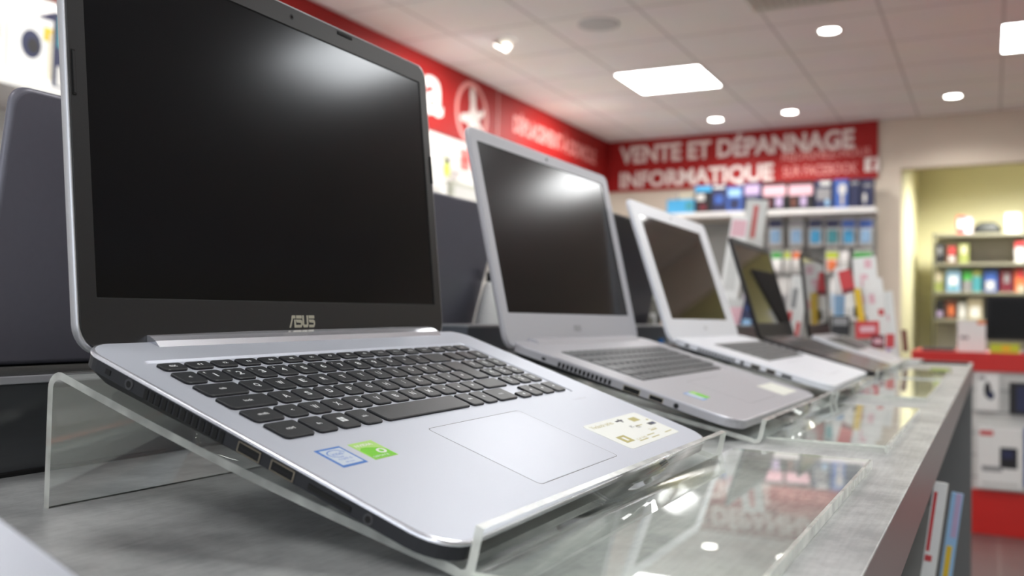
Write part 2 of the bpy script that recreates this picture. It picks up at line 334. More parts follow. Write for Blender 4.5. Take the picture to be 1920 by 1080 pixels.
# laptop 1, nearest
M1 = axes((0.99988, -0.00716, 0.01342), (0.00256, 0.94888, 0.31563), (-0.015, -0.31556, 0.94879))
LW = axes((0.99952, 0.0297, 0.00894), (-0.0119, 0.10114, 0.9948), (0.02864, -0.99443, 0.10145)).to_4x4(); LW.translation = Vector((0.06, -8.9, .26))
L1M = M1.to_4x4().inverted() @ LW
root1, base1, lid1 = laptop(dict(W=370, D=243, LH=229.6, loc=(0, 0, 0), M=M1, lid=L1M, label='nearest and largest laptop, silver deck, wide black screen frame, white card sticker',
    deck=SILVER, side=mat('black_side_plastic', (.024, .025, .029), .5, noise=.08, spec=.3), bezel=BEZEL, shell=mat('silver_lid_shell', (.55, .55, .58), .35, .6, noise=.02), screen=SCREEN, rimm=RIM, deck_label='silver brushed deck of the base', lid_label='thin silver lid shell',
    kb=(16.5, 36, 334, 142), scr=(12.1, 20.1, 356.6, 214.1), pad=(114.2, 152.7, 221.1, 225.3), padm=mat('satin_touchpad', (.58, .605, .68), .42, .35, noise=.01),
    hinge=(44, 330), logo=(164, 3.2, 8.2), logom=LOGO, detail=2, rf=20, rb=16, v0=9, l1=368.5, s0=-9, lidr=(16, 16, 12, 12), camdx=2, thick=16))
# keys: rows of (v0, v1, [(u0, u1, legend)])
P18 = 18.0
rows = []
fl = ['esc', 'f1', 'f2', 'f3', 'f4', 'f5', 'f6', 'f7', 'f8', 'f9', 'f10', 'f11', 'f12', 'ins', 'del', 'pg', 'end']
rows.append((41.5, 50.0, [(22+i*18.05, 22+i*18.05+15.4, t) for i, t in enumerate(fl)]))
nl = ['<', '1', '2', '3', '4', '5', '6', '7', '8', '9', '0', '-', '=']
rows.append((54.0, 67.6, [(20.5+i*17.3, 20.5+i*17.3+14.7, t) for i, t in enumerate(nl)] + [(245.4, 272, '')] + [(277, 291.5, ''), (295, 309.5, '/'), (313, 328, '*')]))
tl = list('QWERTYUIOP[')
rows.append((71, 84.6, [(19.8, 47.9, 'tab')] + [(50.9+i*P18, 50.9+i*P18+15.2, t) for i, t in enumerate(tl)] + [(277, 291.5, '7'), (295, 309.5, '8'), (313, 328, '9')]))
cl = list('ASDFGHJKL;\'')
rows.append((87.6, 100.8, [(19.6, 52.4, 'lock')] + [(55.4+i*P18, 55.4+i*P18+15.2, t) for i, t in enumerate(cl)] + [(277, 291.5, '4'), (295, 309.5, '5'), (313, 328, '6')]))
sl_ = list('<WXCVBNM,.-')
rows.append((104, 117, [(19.5, 40, 'shift')] + [(43+i*P18, 43+i*P18+15.2, t) for i, t in enumerate(sl_)] + [(241.5, 271, '')] + [(277, 291.5, '1'), (295, 309.5, '2'), (313, 328, '3')]))
rows.append((120.2, 136.4, [(19.5, 40.5, 'ctrl'), (43.6, 58.6, 'fn'), (61.7, 77.4, 'WIN'), (80.4, 96, 'alt'), (99.6, 188, ''), (191.2, 206, 'alt'), (209.2, 224, '"'), (227, 252, 'ctrl')]))
arrow = [(257, 272, 129.6, 137.5), (275.6, 290, 121.6, 137.5), (293.5, 309, 121.6, 137.5), (312.8, 328.5, 121.6, 137.5)]
# one key drawn as a separate sub-part each
def one_key(u0, v0, u1, v1, leg, parent):
    b = MB(); key_mb(b, u0, v0, u1, v1)
    cx, cy = (u0+u1)/2, -(v0+v1)/2
    if leg == 'WIN':
        for a, c in ((-2.5, .2), (.2, .2), (-2.5, -2.4), (.2, -2.4)): b.face([b.v((cx+a+p, cy+c+q, .6)) for p, q in ((0, 0), (2.4, 0), (2.4, 2.3), (0, 2.3))], LEGEND)
    elif leg:
        h = 4.4 if len(leg) == 1 else 2.1; w = 3.7 if len(leg) == 1 else 1.3*len(leg)+.8
        if leg in '1IJ/\'[': w = 1.2
        if leg in '-=<\'",.;': h = 2.0; w = 2.0
        if leg == 'WM'[0] or leg == 'M': w = 4.2
        b.text(leg, cx-w/2, cy-h/2, w, h, LEGEND, z=.6, bold=.02)
        if leg in '1234567890': b.text({'1': '!', '2': '"', '3': '#', '4': '$', '5': '%', '6': '&', '7': '/', '8': '(', '9': ')', '0': '='}[leg], u0+2.0, -v0-4.2, 1.3, 2.0, LEGEND, z=.6)
    return b.build('key', parent)
for v0, v1, ks in rows:
    for u0, u1, leg in ks: one_key(u0, v0, u1, v1, leg, base1)
for u0, u1, v0, v1 in arrow: one_key(u0, v0, u1, v1, '"', base1)
# tall enter key
b = MB(); pts = [(252, -84.6), (252, -71.2), (253.5, -70.8), (270.5, -70.8), (272, -72), (272, -99), (270, -101), (257.5, -101), (256, -99.5), (256, -86), (254.5, -84.8)]
pts = [(x-2.2 if x < 260 else x, y) for x, y in pts]
b.loft([[(x, y, -1.0) for x, y in pts], [(x, y, .1) for x, y in pts], [(x+(.4 if x < 262 else -.4), y+(.4 if y < -80 else -.4), .55) for x, y in pts]], [BLACKP, KEYB])
b.build('key', base1)
# stickers, sign marks on the deck
BLU = C('sticker_blue', 62, 118, 196); PALE = C('sticker_pale', 205, 214, 226); GRN = C('sticker_green', 118, 205, 30); LGRN = C('sticker_light_green', 178, 222, 120); GOLD = C('print_ochre', 186, 176, 110); INK = C('print_ink', 60, 60, 66)
b = MB(); b.box((20.5, -170.2, 0), (38.5, -152, .18), BLU); b.box((22, -168.6, .1), (37, -153.6, .24), PALE)
ov = [(29.5+6.2*math.cos(t*math.pi/12), -158.2+3.6*math.sin(t*math.pi/12)) for t in range(20)]; 
b.loft([R3(ov, .27), R3([(29.5+(x-29.5)*.88, -158.2+(y+158.2)*.86) for x, y in ov], .27)], BLU, False, False, closed=False)
b.text('intel', 25.8, -159.8, 7.4, 3.0, BLU, z=.28); b.text('CORE i5', 25, -164.4, 9.2, 1.7, BLU, z=.28); b.text('8th Gen', 26.5, -167.2, 6.2, 1.2, BLU, z=.28)
b.build('blue_bordered_sticker', base1)
b = MB(); b.box((44.6, -170, 0), (63, -152.4, .18), LGRN); b.face([b.v(p) for p in ((45, -169.6, .24), (62.6, -169.6, .24), (62.6, -163, .24), (58, -160, .24), (52, -158.2, .24), (48, -158, .24), (45, -160, .24))], GRN)
b.face([b.v((57.5+3.4*math.cos(t*math.pi/8), -163.5+2.4*math.sin(t*math.pi/8), .27)) for t in range(16)], WHT)
b.face([b.v((57.5+1.6*math.cos(t*math.pi/8), -163.5+1.3*math.sin(t*math.pi/8), .29)) for t in range(16)], GRN)
b.text('NVIDIA', 46.3, -156.8, 13, 2.2, WHT, z=.27, bold=.02); b.text('GEFORCE', 46, -168.5, 12, 1.6, WHT, z=.29)
b.build('green_sticker', base1)
b = MB(); x0, x1, y0, y1 = 248.0, 346.0, -224.8, -187.6
b.loft([R3(rr(x0, y0, x1, y1, 3, 4), 0.02), R3(rr(x0, y0, x1, y1, 3, 4), .2)], mat('sticker_white', (.86, .87, .82), .45, noise=.01), True, True)
b.text('Vivobook series', x0+5, y1-7, 36, 4.2, GOLD, z=.25); b.box((x0+9, y0+7, .2), (x0+23, y0+16, .26), GOLD); b.box((x0+14, y0+9, .2), (x0+18, y0+14, .3), WHT)
b.text('15.6" FHD', x0+27, y0+6, 18, 2.2, GOLD, z=.25); b.text('IPS', x0+51, y1-17, 5, 3, INK, z=.25); b.text('HDD', x0+58, y1-19, 7, 3.4, INK, z=.25); b.text('1TB storage', x0+66, y0+12, 14, 2, GOLD, z=.25)
b.box((x0+48, y1-6, .2), (x0+60, y1-4.4, .26), INK); b.box((x0+55, y1-8, .2), (x0+57, y1-3, .26), INK); b.box((x0+70, y1-11, .2), (x0+83, y1-5.4, .26), GOLD)
b.box((x1-17, y1-20, .2), (x1-10, y1-16.6, .26), INK); b.box((x1-10, y1-20, .2), (x1-4, y1-16.6, .26), C('print_navy', 50, 60, 95)); b.box((x1-7, y1-13.5, .2), (x1-4, y1-12, .26), GOLD)
for i, (a, c, l) in enumerate(((.28, .12, 16), (.5, .1, 15), (.5, .2, 14), (.68, .3, 12), (.8, .12, 14), (.62, .55, 11))): b.box((x0+98*a, y0+37*c, .2), (x0+98*a+l, y0+37*c+.9, .24), GOLD)
b.build('white_spec_sticker', base1)
b = MB(); b.text('SonicMaster', 308, -154.5, 22, 2.4, mat('faint_print', (.45, .45, .5), .4, .4), z=.05); b.build('deck_print', base1)
bc1 = [o for o in root1.children if o.name.startswith('bottom_case')][0]
side_ports(bc1, [('lock_slot', 'plain', 33, 36.5, -6.6, -4.0), ('power_jack', 'round', 48, 53.5, -8.0, -2.9), ('air_vent', 'slots', 62, 118.5, -8.3, -3.0), ('usb_port', 'usb', 126, 140, -8.0, -3.0), ('usb_port', 'usb', 146.5, 160.5, -8.0, -3.0), ('card_slot', 'plain', 169, 193, -7.0, -4.6), ('audio_jack', 'round', 200, 205, -8.0, -3.2)])
b = MB(); b.M = L1M; b.box((3.2, 126, -.02), (5.2, 150, .5), BLACKM); b.box((3.5, 127, .4), (4.9, 149, .7), BEZEL); b.build('rubber_bumper', lid1)
b = MB(); b.M = L1M; b.box((364.6, 126, -.02), (366.6, 150, .7), BLACKM); b.build('rubber_bumper', lid1)
b = MB(); b.M = L1M; b.box((240, 224.2, -.02), (258, 226.4, .7), BLACKM); b.build('rubber_bumper', lid1)

# the other laptops of the front row
def frame(p, k, dz=0):
    x = CAM[0]+(p['x']-CAM[0])*k; y = CAM[1]+(p['y']-CAM[1])*k; z = CAM[2]+(p['z']-CAM[2])*k+dz
    a, bt, yw = p['a'], p['lb'], p['yw']
    rz = Matrix.Rotation(yw, 3, 'Z')
    M = rz @ axes((1, 0, 0), (0, math.cos(a), math.sin(a)), (0, -math.sin(a), math.cos(a)))
    Lw = rz @ axes((1, 0, 0), (0, math.sin(bt), math.cos(bt)), (0, -math.cos(bt), math.sin(bt)))
    L = (M.inverted() @ Lw).to_4x4()
    return (x, y, z), M, L
def block_keys(parent, kb, rows_, cols, m, legend=None, numpad=False):
    u0, v0, u1, v1 = kb; dv = (v1-v0-4)/rows_
    for r in range(rows_):
        v = v0+2.5+r*dv; us = []
        if r == rows_-1:
            w = (u1-u0-4)/cols; x = u0+2.2
            for k, q in enumerate([1.2, 1, 1, 1, cols-9.4, 1, 1, 1.1, 1.1]): us.append((x, x+q*w-2.4)); x += q*w
        else:
            w = (u1-u0-4)/cols; off = (0, 0, .5, .8, 1.3)[min(r, 4)]; x = u0+2.2
            us.append((x, x+(1+off)*w-2.4)); x += (1+off)*w
            while x+w*1.35 < u1-2: us.append((x, x+w-2.4)); x += w
            us.append((x, u1-2.4))
        for a, c in us:
            b = MB(); key_mb(b, a, v, c, v+dv-2.4, top=.5, m=m, rb=1.5, rt=1)
            if legend and r < rows_-1 and (c-a) < w: b.box(((a+c)/2-.8, -v-dv/2+.2, 1.0), ((a+c)/2+.8, -v-dv/2+2.2, 1.05), legend)
            b.build('key', parent)
p2 = dict(x=440.338, y=-21.724, z=-6.434, a=.27, lb=.228, yw=-.010); k2 = 1.07
loc, M, L = frame(p2, k2)
GK = mat('mid_grey_key', (.085, .088, .095), .45, noise=.1)
r2, b2, l2 = laptop(dict(W=372, D=240.3, LH=223, loc=loc, M=M, lid=L, label='grey aluminium laptop with light grey screen frame, second in the front row', deck=GREYS, side=GREYS, bezel=GREYL, shell=GREYS,
    rimm=mat('bright_grey_rim', (.55, .54, .58), .35, .5), screen=SCREEN, deck_label='grey deck', lid_label='grey aluminium lid shell', kb=(38, 40, 343, 135), scr=(13.9, 27.6, 349, 208.7), pad=(125, 150, 240, 218), padm=GREYS,
    logo=(165, 8, 6.5), logom=mat('grey_logo', (.25, .25, .27), .4), detail=1, rf=24, rb=14, v0=5, hinge=(40, 332), thick=16))
block_keys(b2, (38, 40, 343, 135), 6, 17, GK)
b = MB(); b.box((44, -192, 0), (60, -172, .2), C('sticker_mid_blue', 120, 165, 220)); b.box((46, -190, .1), (58, -174, .3), PALE); b.box((60, -190, 0), (76, -172, .2), GRN); b.box((61, -178, .1), (73, -173, .26), LGRN); b.build('two_tone_sticker', b2)
b = MB(); b.box((262, -222, 0), (338, -190, .2), mat('sticker_cream', (.82, .82, .74), .5)); b.build('cream_spec_sticker', b2)
c2 = [o for o in r2.children if o.name.startswith('bottom_case')][0]
side_ports(c2, [('power_jack', 'plain', 42, 46, -6.6, -4.2), ('air_vent', 'slots', 60, 118, -7.9, -3.4), ('hdmi_port', 'usb', 129, 146, -8.3, -3), ('usb_port', 'usb', 155, 169, -8, -3.2), ('audio_jack', 'round', 179, 184, -8, -3.2)])

p3 = dict(x=755.069, y=-77.302, z=-5.157, a=.258, lb=.324, yw=.009); k3 = 1.12
loc, M, L = frame(p3, k3)
r3, b3, l3 = laptop(dict(W=389.5, D=216, LH=199, loc=loc, M=M, lid=L, label='white laptop with a white screen frame, third in the front row', deck=WHITEP, side=WHITEP, bezel=WHITEP, shell=WHITEP, screen=GLOSCR,
    deck_label='white deck', lid_label='white lid', kb=(74, 38, 384, 121), scr=(31.5, 24.6, 342, 179.4), pad=(140, 132, 250, 190), padm=WHITEP, logo=(180, 9, 5), logom=mat('pale_logo', (.5, .5, .53), .4), detail=0, rf=20, rb=14, v0=5, l1=389.5))
block_keys(b3, (74, 38, 384, 121), 6, 15, mat('grey_key', (.12, .12, .125), .5, noise=.1))
c3 = [o for o in r3.children if o.name.startswith('bottom_case')][0]
side_ports(c3, [('power_jack', 'plain', 22, 28, -7, -3.6), ('air_vent', 'slots', 40, 92, -7.6, -3.6), ('audio_jack', 'round', 98, 103, -8, -3.2), ('usb_port', 'usb', 112, 124, -8, -3.2), ('usb_port', 'usb', 132, 144, -8, -3.2), ('hdmi_port', 'plain', 152, 165, -7.4, -4)])

p4 = dict(x=1621.934, y=7.481, z=-15.522, a=.279, lb=.305, yw=.003); k4 = .93
loc, M, L = frame(p4, k4)
BRN = mat('dark_brown_metal_deck', (.085, .075, .072), .25, .4, noise=.05)
r4, b4, l4 = laptop(dict(W=354, D=214, LH=202.5, loc=loc, M=M, lid=L, label='black laptop with a glossy screen and brown-grey deck, fourth in the front row', deck=BRN, side=BLACKP, bezel=BLACKP, shell=BLACKP, screen=GLOSCR,
    deck_label='brown-grey metal deck', lid_label='black lid', kb=(24, 34, 330, 118), scr=(13, 26, 341, 190), pad=(130, 132, 235, 195), padm=BRN, detail=0, rf=12, rb=10, v0=5, thick=18))
block_keys(b4, (24, 34, 330, 118), 6, 16, KEYB)
p5 = dict(x=2271.731, y=18.33, z=-15.989, a=.333, lb=.107, yw=.010); k5 = .85
loc, M, L = frame(p5, k5)
r5, b5, l5 = laptop(dict(W=333, D=193, LH=187, loc=loc, M=M, lid=L, label='silver-decked laptop with a slim black screen frame, farthest in the front row', deck=mat('pale_silver_deck', (.62, .61, .62), .35, .3, noise=.02), side=WHITEP, bezel=BLACKP, shell=BLACKP, screen=GLOSCR,
    deck_label='pale silver deck', lid_label='black lid', kb=(30, 30, 303, 108), scr=(9, 20, 324, 178), pad=(120, 118, 215, 175), padm=GREYL, detail=0, rf=12, rb=10, v0=5, thick=14))
block_keys(b5, (30, 30, 303, 108), 6, 15, KEYB)

# rear row, seen from behind
def rear(x1, y, z, W_, LH, lb, m, bm_, label, bez=None):
    M = axes((-1, 0, 0), (0, -1, 0), (0, 0, 1))
    L = axes((1, 0, 0), (0, math.sin(lb), math.cos(lb)), (0, -math.cos(lb), math.sin(lb))).to_4x4()
    bez = bez or bm_
    r, ba, li = laptop(dict(W=W_, D=235, LH=LH, loc=(x1, y, z), M=M, lid=L, label=label, deck=bm_, side=bm_, bezel=bez, shell=m, screen=GLOSCR, deck_label='dark deck', lid_label='outside of the lid', kb=(30, 38, W_-30, 128), scr=(14, 24, W_-14, LH-14),
        pad=(W_/2-55, 145, W_/2+55, 215), padm=bm_, detail=0, rf=14, rb=12, v0=5, thick=17, s0=-13, foot=1))
    return r
rear(430, 168, -10, 372, 170, .16, DKGREY, BLACKP, 'slate grey laptop seen from behind at the left edge of the picture')
rear(858, 262, -10, 385, 188, .24, mat('blue_grey_lid', (.15, .15, .185), .34, .45, noise=.05), BLACKP, 'blue-grey laptop seen from behind, between the first and second front laptops')
rear(1606, 255, -10, 392, 226, .20, mat('near_black_lid', (.012, .013, .022), .4, noise=.1), BLACKP, 'near-black laptop lid seen from behind, between the second and third front laptops')

# plinth and ledge
b = MB(); b.box((0, 0, 0), (2700, 430, -HC-28+.0), PLINTH)
b.box((0, -1.5, -HC-33), (2700, 0, -HC-28), mat('painted_plinth_edge_highlight', (.4, .4, .42), .3)); b.box((0, -3, 0), (2700, 0, 3), BLACKM)  # pale strip paints an edge highlight, black strip the shadow gap below
pl = b.build('display_plinth', bevel=.8); put(pl, (-500, 122, HC)); tag(pl, 'low dark glossy plinth behind the front laptops, carrying the rear row', 'plinth')
b = MB(); b.box((0, 0, 0), (1560, 62, 31), LEDGE); b.box((0, -1, 29.5), (1560, 62, 32), mat('painted_lit_ledge_edge', (.42, .42, .43), .35, noise=.03))  # pale top strip paints the light caught along the edge
lg = b.build('display_ledge', bevel=.5); put(lg, (620, 124, -28)); tag(lg, 'narrow dark slate ledge with a painted-in lit top edge on the plinth', 'ledge')

# ------------------------------------------------------------------ acrylic stands
def stand(x0, x1, ybend, zbend, yfront, lip, tray, label, t=4.0, name='acrylic_stand'):
    r = thing(name, label, 'stand', (x0, 0, HC), None, 'clear acrylic laptop stands')
    w = x1-x0; zb = zbend-HC
    # centre line in (y,z): rear foot -> bend -> front foot -> lip
    P = [(ybend+9, 0)]
    for i in range(7):
        a = math.radians(i*100/6); P.append((ybend+9-7+7*math.cos(a)*1.0, zb-9+7*math.sin(a)))
    y_a, z_a = P[-1]; n_s = 10                   # the sheet sags a little under the weight
    for i in range(1, n_s):
        q = i/n_s; P.append((y_a+(yfront+5-y_a)*q, z_a+(t*.5+1.5-z_a)*q-3.0*math.sin(math.pi*q)))
    P += [(yfront+5, t*.5+1.5), (yfront+1, t*.5), (yfront-2.5, t*.5+1), (yfront-4, t*.5+4), (yfront-4-lip*.16, lip)]
    def offs(P, d):
        out = []
        for i, p in enumerate(P):
            a = P[max(i-1, 0)]; c = P[min(i+1, len(P)-1)]; dx, dy = c[0]-a[0], c[1]-a[1]; l = math.hypot(dx, dy); out.append((p[0]-dy/l*d, p[1]+dx/l*d))
        return out
    A, B = offs(P, t/2), offs(P, -t/2)
    b = MB(); n = len(P)
    vs4 = [[[b.v((x, y, z)) for y, z in Q] for Q in (A, B)] for x in (0, w)]
    for i in range(n-1):
        for s_ in (0, 1): b.face([vs4[0][s_][i], vs4[0][s_][i+1], vs4[1][s_][i+1], vs4[1][s_][i]], ACR, True)
        for e in (0, 1): b.face([vs4[e][0][i], vs4[e][0][i+1], vs4[e][1][i+1], vs4[e][1][i]], ACE)
    for i in (0, n-1): b.face([vs4[0][0][i], vs4[1][0][i], vs4[1][1][i], vs4[0][1][i]], ACE)
    b.build('bent_sheet', r)
    if tray:
        tx0, tx1, ty = tray; b = MB()
        b.box((tx0-x0, ty, .4), (tx1-x0, yfront-8, 2.2), ACI)
        b.box((tx0-x0, ty, 4.6), (tx1-x0, yfront-8, 6.3), ACI)
        b.face([b.v(p) for p in ((tx0-x0, ty, 6.4), (tx1-x0, ty, 6.4), (tx1-x0, yfront-8, 6.4), (tx0-x0, yfront-8, 6.4))], ACR)
        b.box((tx0-x0, ty-2, .4), (tx1-x0, ty, 6.4), ACE)
        for xx in (tx0-x0, tx1-x0-.1): b.box((xx, ty, 4.6), (xx+.5, yfront-8, 6.4), ACE)
        b.build('card_tray', r)
    return r
stand(8, 384, 13, -18.5, -231, 22, (0, 409, -339), 'clear acrylic stand carrying the nearest silver laptop, with a flat card tray in front')
stand(492, 880, 16, -24, -238, 21, (498, 880, -341), 'clear acrylic stand under the grey aluminium laptop, second in the row')
stand(905, 1275, -30, -24, -240, 20, (1060, 1480, -338), 'clear acrylic stand under the white laptop, third in the row')
stand(1500, 1840, -18, -30, -226, 20, (1560, 1900, -335), 'clear acrylic stand under the black glossy laptop, fourth in the row')
stand(1895, 2215, -40, -28, -226, 20, None, 'clear acrylic stand under the farthest front laptop')

# neighbour of the nearest laptop, only its front right corner reaches the picture
n0 = M1.to_4x4(); o0 = M1 @ Vector((-511, 0, 9))
r0, b0, l0_ = laptop(dict(W=371, D=243, LH=229, loc=(o0.x, o0.y, o0.z), M=M1, lid=L1M, label='silver laptop of which only a deck corner shows at the lower left', deck=SILVER, side=BLACKP, bezel=BEZEL, shell=GREYS, screen=SCREEN, rimm=RIM,
    deck_label='silver deck', lid_label='lid shell', kb=(16.5, 36, 334, 142), scr=(12.1, 20.1, 356.6, 214.1), pad=(114, 152, 221, 225), padm=SILVER, detail=0, v0=9, l1=368.5, s0=-9))

# ------------------------------------------------------------------ signs
def wallM(kind):
    if kind == 'left': return axes((1, 0, 0), (0, 0, 1), (0, -1, 0))
    d = Vector((XSL, 1, 0)).normalized(); ex = -d; ey = Vector((0, 0, 1)); return axes(ex, ey, ex.cross(ey))
def on_back(px, py, off=0):                      # photograph pixel -> (local x, local z) on the back wall sign frame
    d = ray(px, py); t = (XB0-off+XSL*CAM.y-CAM.x)/(d.x-XSL*d.y); return CAM+d*t
MB_ = wallM('back'); SEP = mat('sign_separator', (.62, .30, .28), .5)
A = on_back(1141, 268, 25); Bq = on_back(1646, 226, 25); ex = Vector(MB_.col[0]); SX = (Bq-A).dot(ex)
sr = thing('sign_board', 'red sign on the back wall reading VENTE ET DÉPANNAGE INFORMATIQUE in white', 'sign', (A.x, A.y, 0), MB_)
b = MB(); b.box((0, 1238, -24), (SX, CEIL-2, 0), RED); b.build('panel', sr)
def loc2(px, py): p = on_back(px, py, 25)-Vector((A.x, A.y, 0)); return p.dot(ex), p.z
def fit(px0, py0, px1, py1): a = loc2(px0, py0); c = loc2(px1, py1); return a[0], a[1], c[0]-a[0], c[1]-a[1]
b = MB()
x0, z0 = loc2(1162, 308); x1, _ = loc2(1602, 270); _, z1 = loc2(1162, 277)
b.text('VENTE ET DÉPANNAGE', x0, z0-4, x1-x0, (z1-z0)*1.32, SIGNW, z=.6, bold=.035)
x0, z0 = loc2(1162, 356); x1, _ = loc2(1450, 338); _, z1 = loc2(1162, 324)
b.text('INFORMATIQUE', x0, z0-18, x1-x0, (z1-z0)*1.12, SIGNW, z=.6, bold=.035)
x0, z0 = loc2(1466, 306); x1, _ = loc2(1632, 290); b.text('REJOIGNEZ-NOUS', x0, z0, x1-x0, 92, PINKW, z=.6, bold=.01)
x0, z0 = loc2(1468, 332); x1, _ = loc2(1608, 320); b.text('SUR FACEBOOK', x0, z0, x1-x0, 92, PINKW, z=.6, bold=.01)
x0, z0 = loc2(1621, 322); b.box((x0, z0, .3), (x0+118, z0+118, .8), SIGNW); b.text('f', x0+45, z0+4, 46, 100, RED, z=1.0, bold=.06)

b.build('lettering', sr)
sl = thing('sign_board', 'long red left wall sign with a big white letter and round emblem', 'sign', (0, YL-1, 0), wallM('left'))
b = MB(); b.box((-800, 1247, 0), (5812, CEIL-2, 24), RED); b.build('panel', sl)
b = MB(); b.text('a', 4775, 1345, 262, 262, mat('sign_bright_white', (.8, .79, .77), .5, noise=.01), z=24.6, bold=.025)
ringo = [(5432+232*math.cos(t*math.pi/24), 1462+232*math.sin(t*math.pi/24)) for t in range(48)]; ringi = [(5432+196*math.cos(t*math.pi/24), 1462+196*math.sin(t*math.pi/24)) for t in range(48)]
b.loft([R3(ringo, 24.6), R3(ringi, 24.6)], PINKW, False, False)
fig = [(5410, 1650), (5455, 1655), (5480, 1600), (5478, 1530), (5500, 1490), (5560, 1500), (5600, 1535), (5610, 1490), (5560, 1450), (5520, 1440), (5560, 1400), (5600, 1360), (5560, 1345), (5500, 1390), (5470, 1330), (5440, 1262), (5410, 1262), (5400, 1330), (5370, 1390), (5300, 1380), (5260, 1400), (5290, 1440), (5350, 1450), (5400, 1470), (5410, 1530), (5395, 1600)]
b.face([b.v((x, y, 24.7)) for x, y in fig], SIGNW)
b.build('lettering', sl)
s2 = thing('sign_board', 'red sign with pale service lettering at the far end of the left wall', 'sign', (5816, YL-1, 0), wallM('left'))
b = MB(); b.box((0, 1243, 0), (xb(YL)-5816-34, CEIL-2, 24), RED); b.build('panel', s2)
b = MB(); b.box((0, 1245, 24), (14, CEIL-4, 24.8), SEP); b.build('divider_line', s2)
b = MB(); b.text('DÉPLACEMENT À DOMICILE', 270, 1455, 1690, 170, PINKW, z=24.6, bold=.03); b.build('lettering', s2)

# ------------------------------------------------------------------ ceiling fittings
LENSE = mat('lit_diffuser', (.9, .9, .9), .6, emit=(1.0, 1.0, .985), es=PANEL_E); LENSD = mat('lit_downlight', (.9, .9, .9), .6, emit=(1.0, .97, .90), es=14.0)
TRIMW = mat('white_metal_trim', (.75, .75, .73), .4, noise=.02)
def panel(x, y, label):
    r = thing('ceiling_light_panel', label, 'ceiling light', (x, y, CEIL), None, 'square ceiling light panels')
    b = MB(); b.box((-300, -300, -3), (300, 300, -.5), LENSE); b.build('diffuser', r)
    b = MB()
    for p, q in (((-306, -306), (306, -300)), ((-306, 300), (306, 306)), ((-306, -300), (-300, 300)), ((300, -300), (306, 300))): b.box((*p, -8), (*q, 0), TRIMW)
    b.build('frame', r)
panel(6050, 1650, 'square light panel in the middle of the ceiling, above the red back wall sign')
panel(5900, -765, 'square light panel cut by the right edge of the picture')
for x, y, l in ((3520, -1870, 'square light panel in the ceiling on the shop floor side'), (5300, -1340, 'square light panel over the aisle next to the one cut by the right edge'), (3300, 750, 'square light panel above the middle of the counter'), (1200, 1650, 'square light panel between the counter and the left wall'),
                (1000, -765, 'square light panel above the aisle beside the nearest laptop'), (-1400, 750, 'square light panel behind the camera on the left wall side'), (-1400, -1960, 'square light panel behind the camera over the aisle')): panel(x, y, l)
def lamp(name, x, y, z, power, rot=(0, 0, 0), spot=150, size=.05, parent=None):
    l = bpy.data.lights.new(name, 'SPOT'); l.energy = power; l.spot_size = math.radians(spot); l.spot_blend = .6; l.shadow_soft_size = size; l.color = (1, .97, .93)
    o = bpy.data.objects.new(name, l); COL.objects.link(o); o.location = W(x, y, z); o.rotation_euler = rot; return o
def downlight(x, y, label, lit=True):
    r = thing('downlight', label, 'downlight', (x, y, CEIL), None, 'round ceiling downlights')
    b = MB(); P_ = [[(rr_*math.cos(t*math.pi/16), rr_*math.sin(t*math.pi/16), z) for t in range(32)] for rr_, z in ((74, 0), (74, -4), (60, -5), (56, -2))]
    b.loft(P_, TRIMW, False, False, True); b.build('trim_ring', r)
    b = MB(); b.cyl((0, 0, -2.5), 57, 1.5, LENSD, n=32); b.build('lens', r)
    lamp('downlight_beam', x, y, CEIL-8, SPOT_W)
for px, py, l in ((1342, 224, 'round downlight left of the pair close to the back wall sign'), (1481, 210, 'round downlight right of the pair close to the back wall sign'), (1787, 180, 'round downlight over the doorway, right of the red sign'), (1555, 57, 'round downlight nearest the ceiling air grille')):
    p = at(px, py, 'z', CEIL); downlight(p.x, p.y, l)
p = at(945, 77, 'z', CEIL)
r = thing('ceiling_spotlight', 'tilted spotlight in the ceiling close to the left wall sign', 'spotlight', (p.x, p.y, CEIL))
b = MB(); b.cyl((0, 0, -6), 78, 6, TRIMW, n=32); b.build('trim_ring', r)
b = MB(); b.M = Matrix.Translation((0, 0, -6)) @ Matrix.Rotation(math.radians(30), 4, 'X'); b.cyl((0, 0, -42), 50, 42, mat('spot_housing', (.45, .42, .36), .4)); b.cyl((0, 0, -43.5), 46, 1.4, LENSD, n=28); b.build('lamp_head', r)
for i, x in enumerate((p.x, 2700, 700, 6600)): lamp('wall_spot_fill_beam', x, p.y-100, CEIL-60, WALL_SPOT_W, (math.radians(30), 0, 0), 150, .12)  # only the first has a fitting; the others are added to brighten the wall
p = at(1122, 45, 'z', CEIL)
r = thing('ceiling_speaker', 'round grey loudspeaker grille in the ceiling', 'speaker', (p.x, p.y, CEIL))
SPK = mat('speaker_grille_grey', (.52, .54, .54), .6, noise=.1, nscale=300)
b = MB(); b.loft([[(q*math.cos(t*math.pi/20), q*math.sin(t*math.pi/20), z) for t in range(40)] for q, z in ((122, 0), (122, -4), (110, -6))], TRIMW if 0 else SPK, False, False, True); b.build('rim', r)
b = MB(); b.cyl((0, 0, -5), 111, 3, SPK, n=40); b.build('grille', r)
p = at(1512, -8, 'z', CEIL)
r = thing('air_grille', 'slatted greenish air grille at the top edge of the ceiling', 'vent', (p.x-170, p.y, CEIL))
VENTM = mat('grille_green_grey', (.62, .63, .56), .5, noise=.05)
b = MB()
for a, c in (((-300, -300), (300, -275)), ((-300, 275), (300, 300)), ((-300, -275), (-275, 275)), ((275, -275), (300, 275))): b.box((*a, -10), (*c, 0), VENTM)
b.build('frame', r)
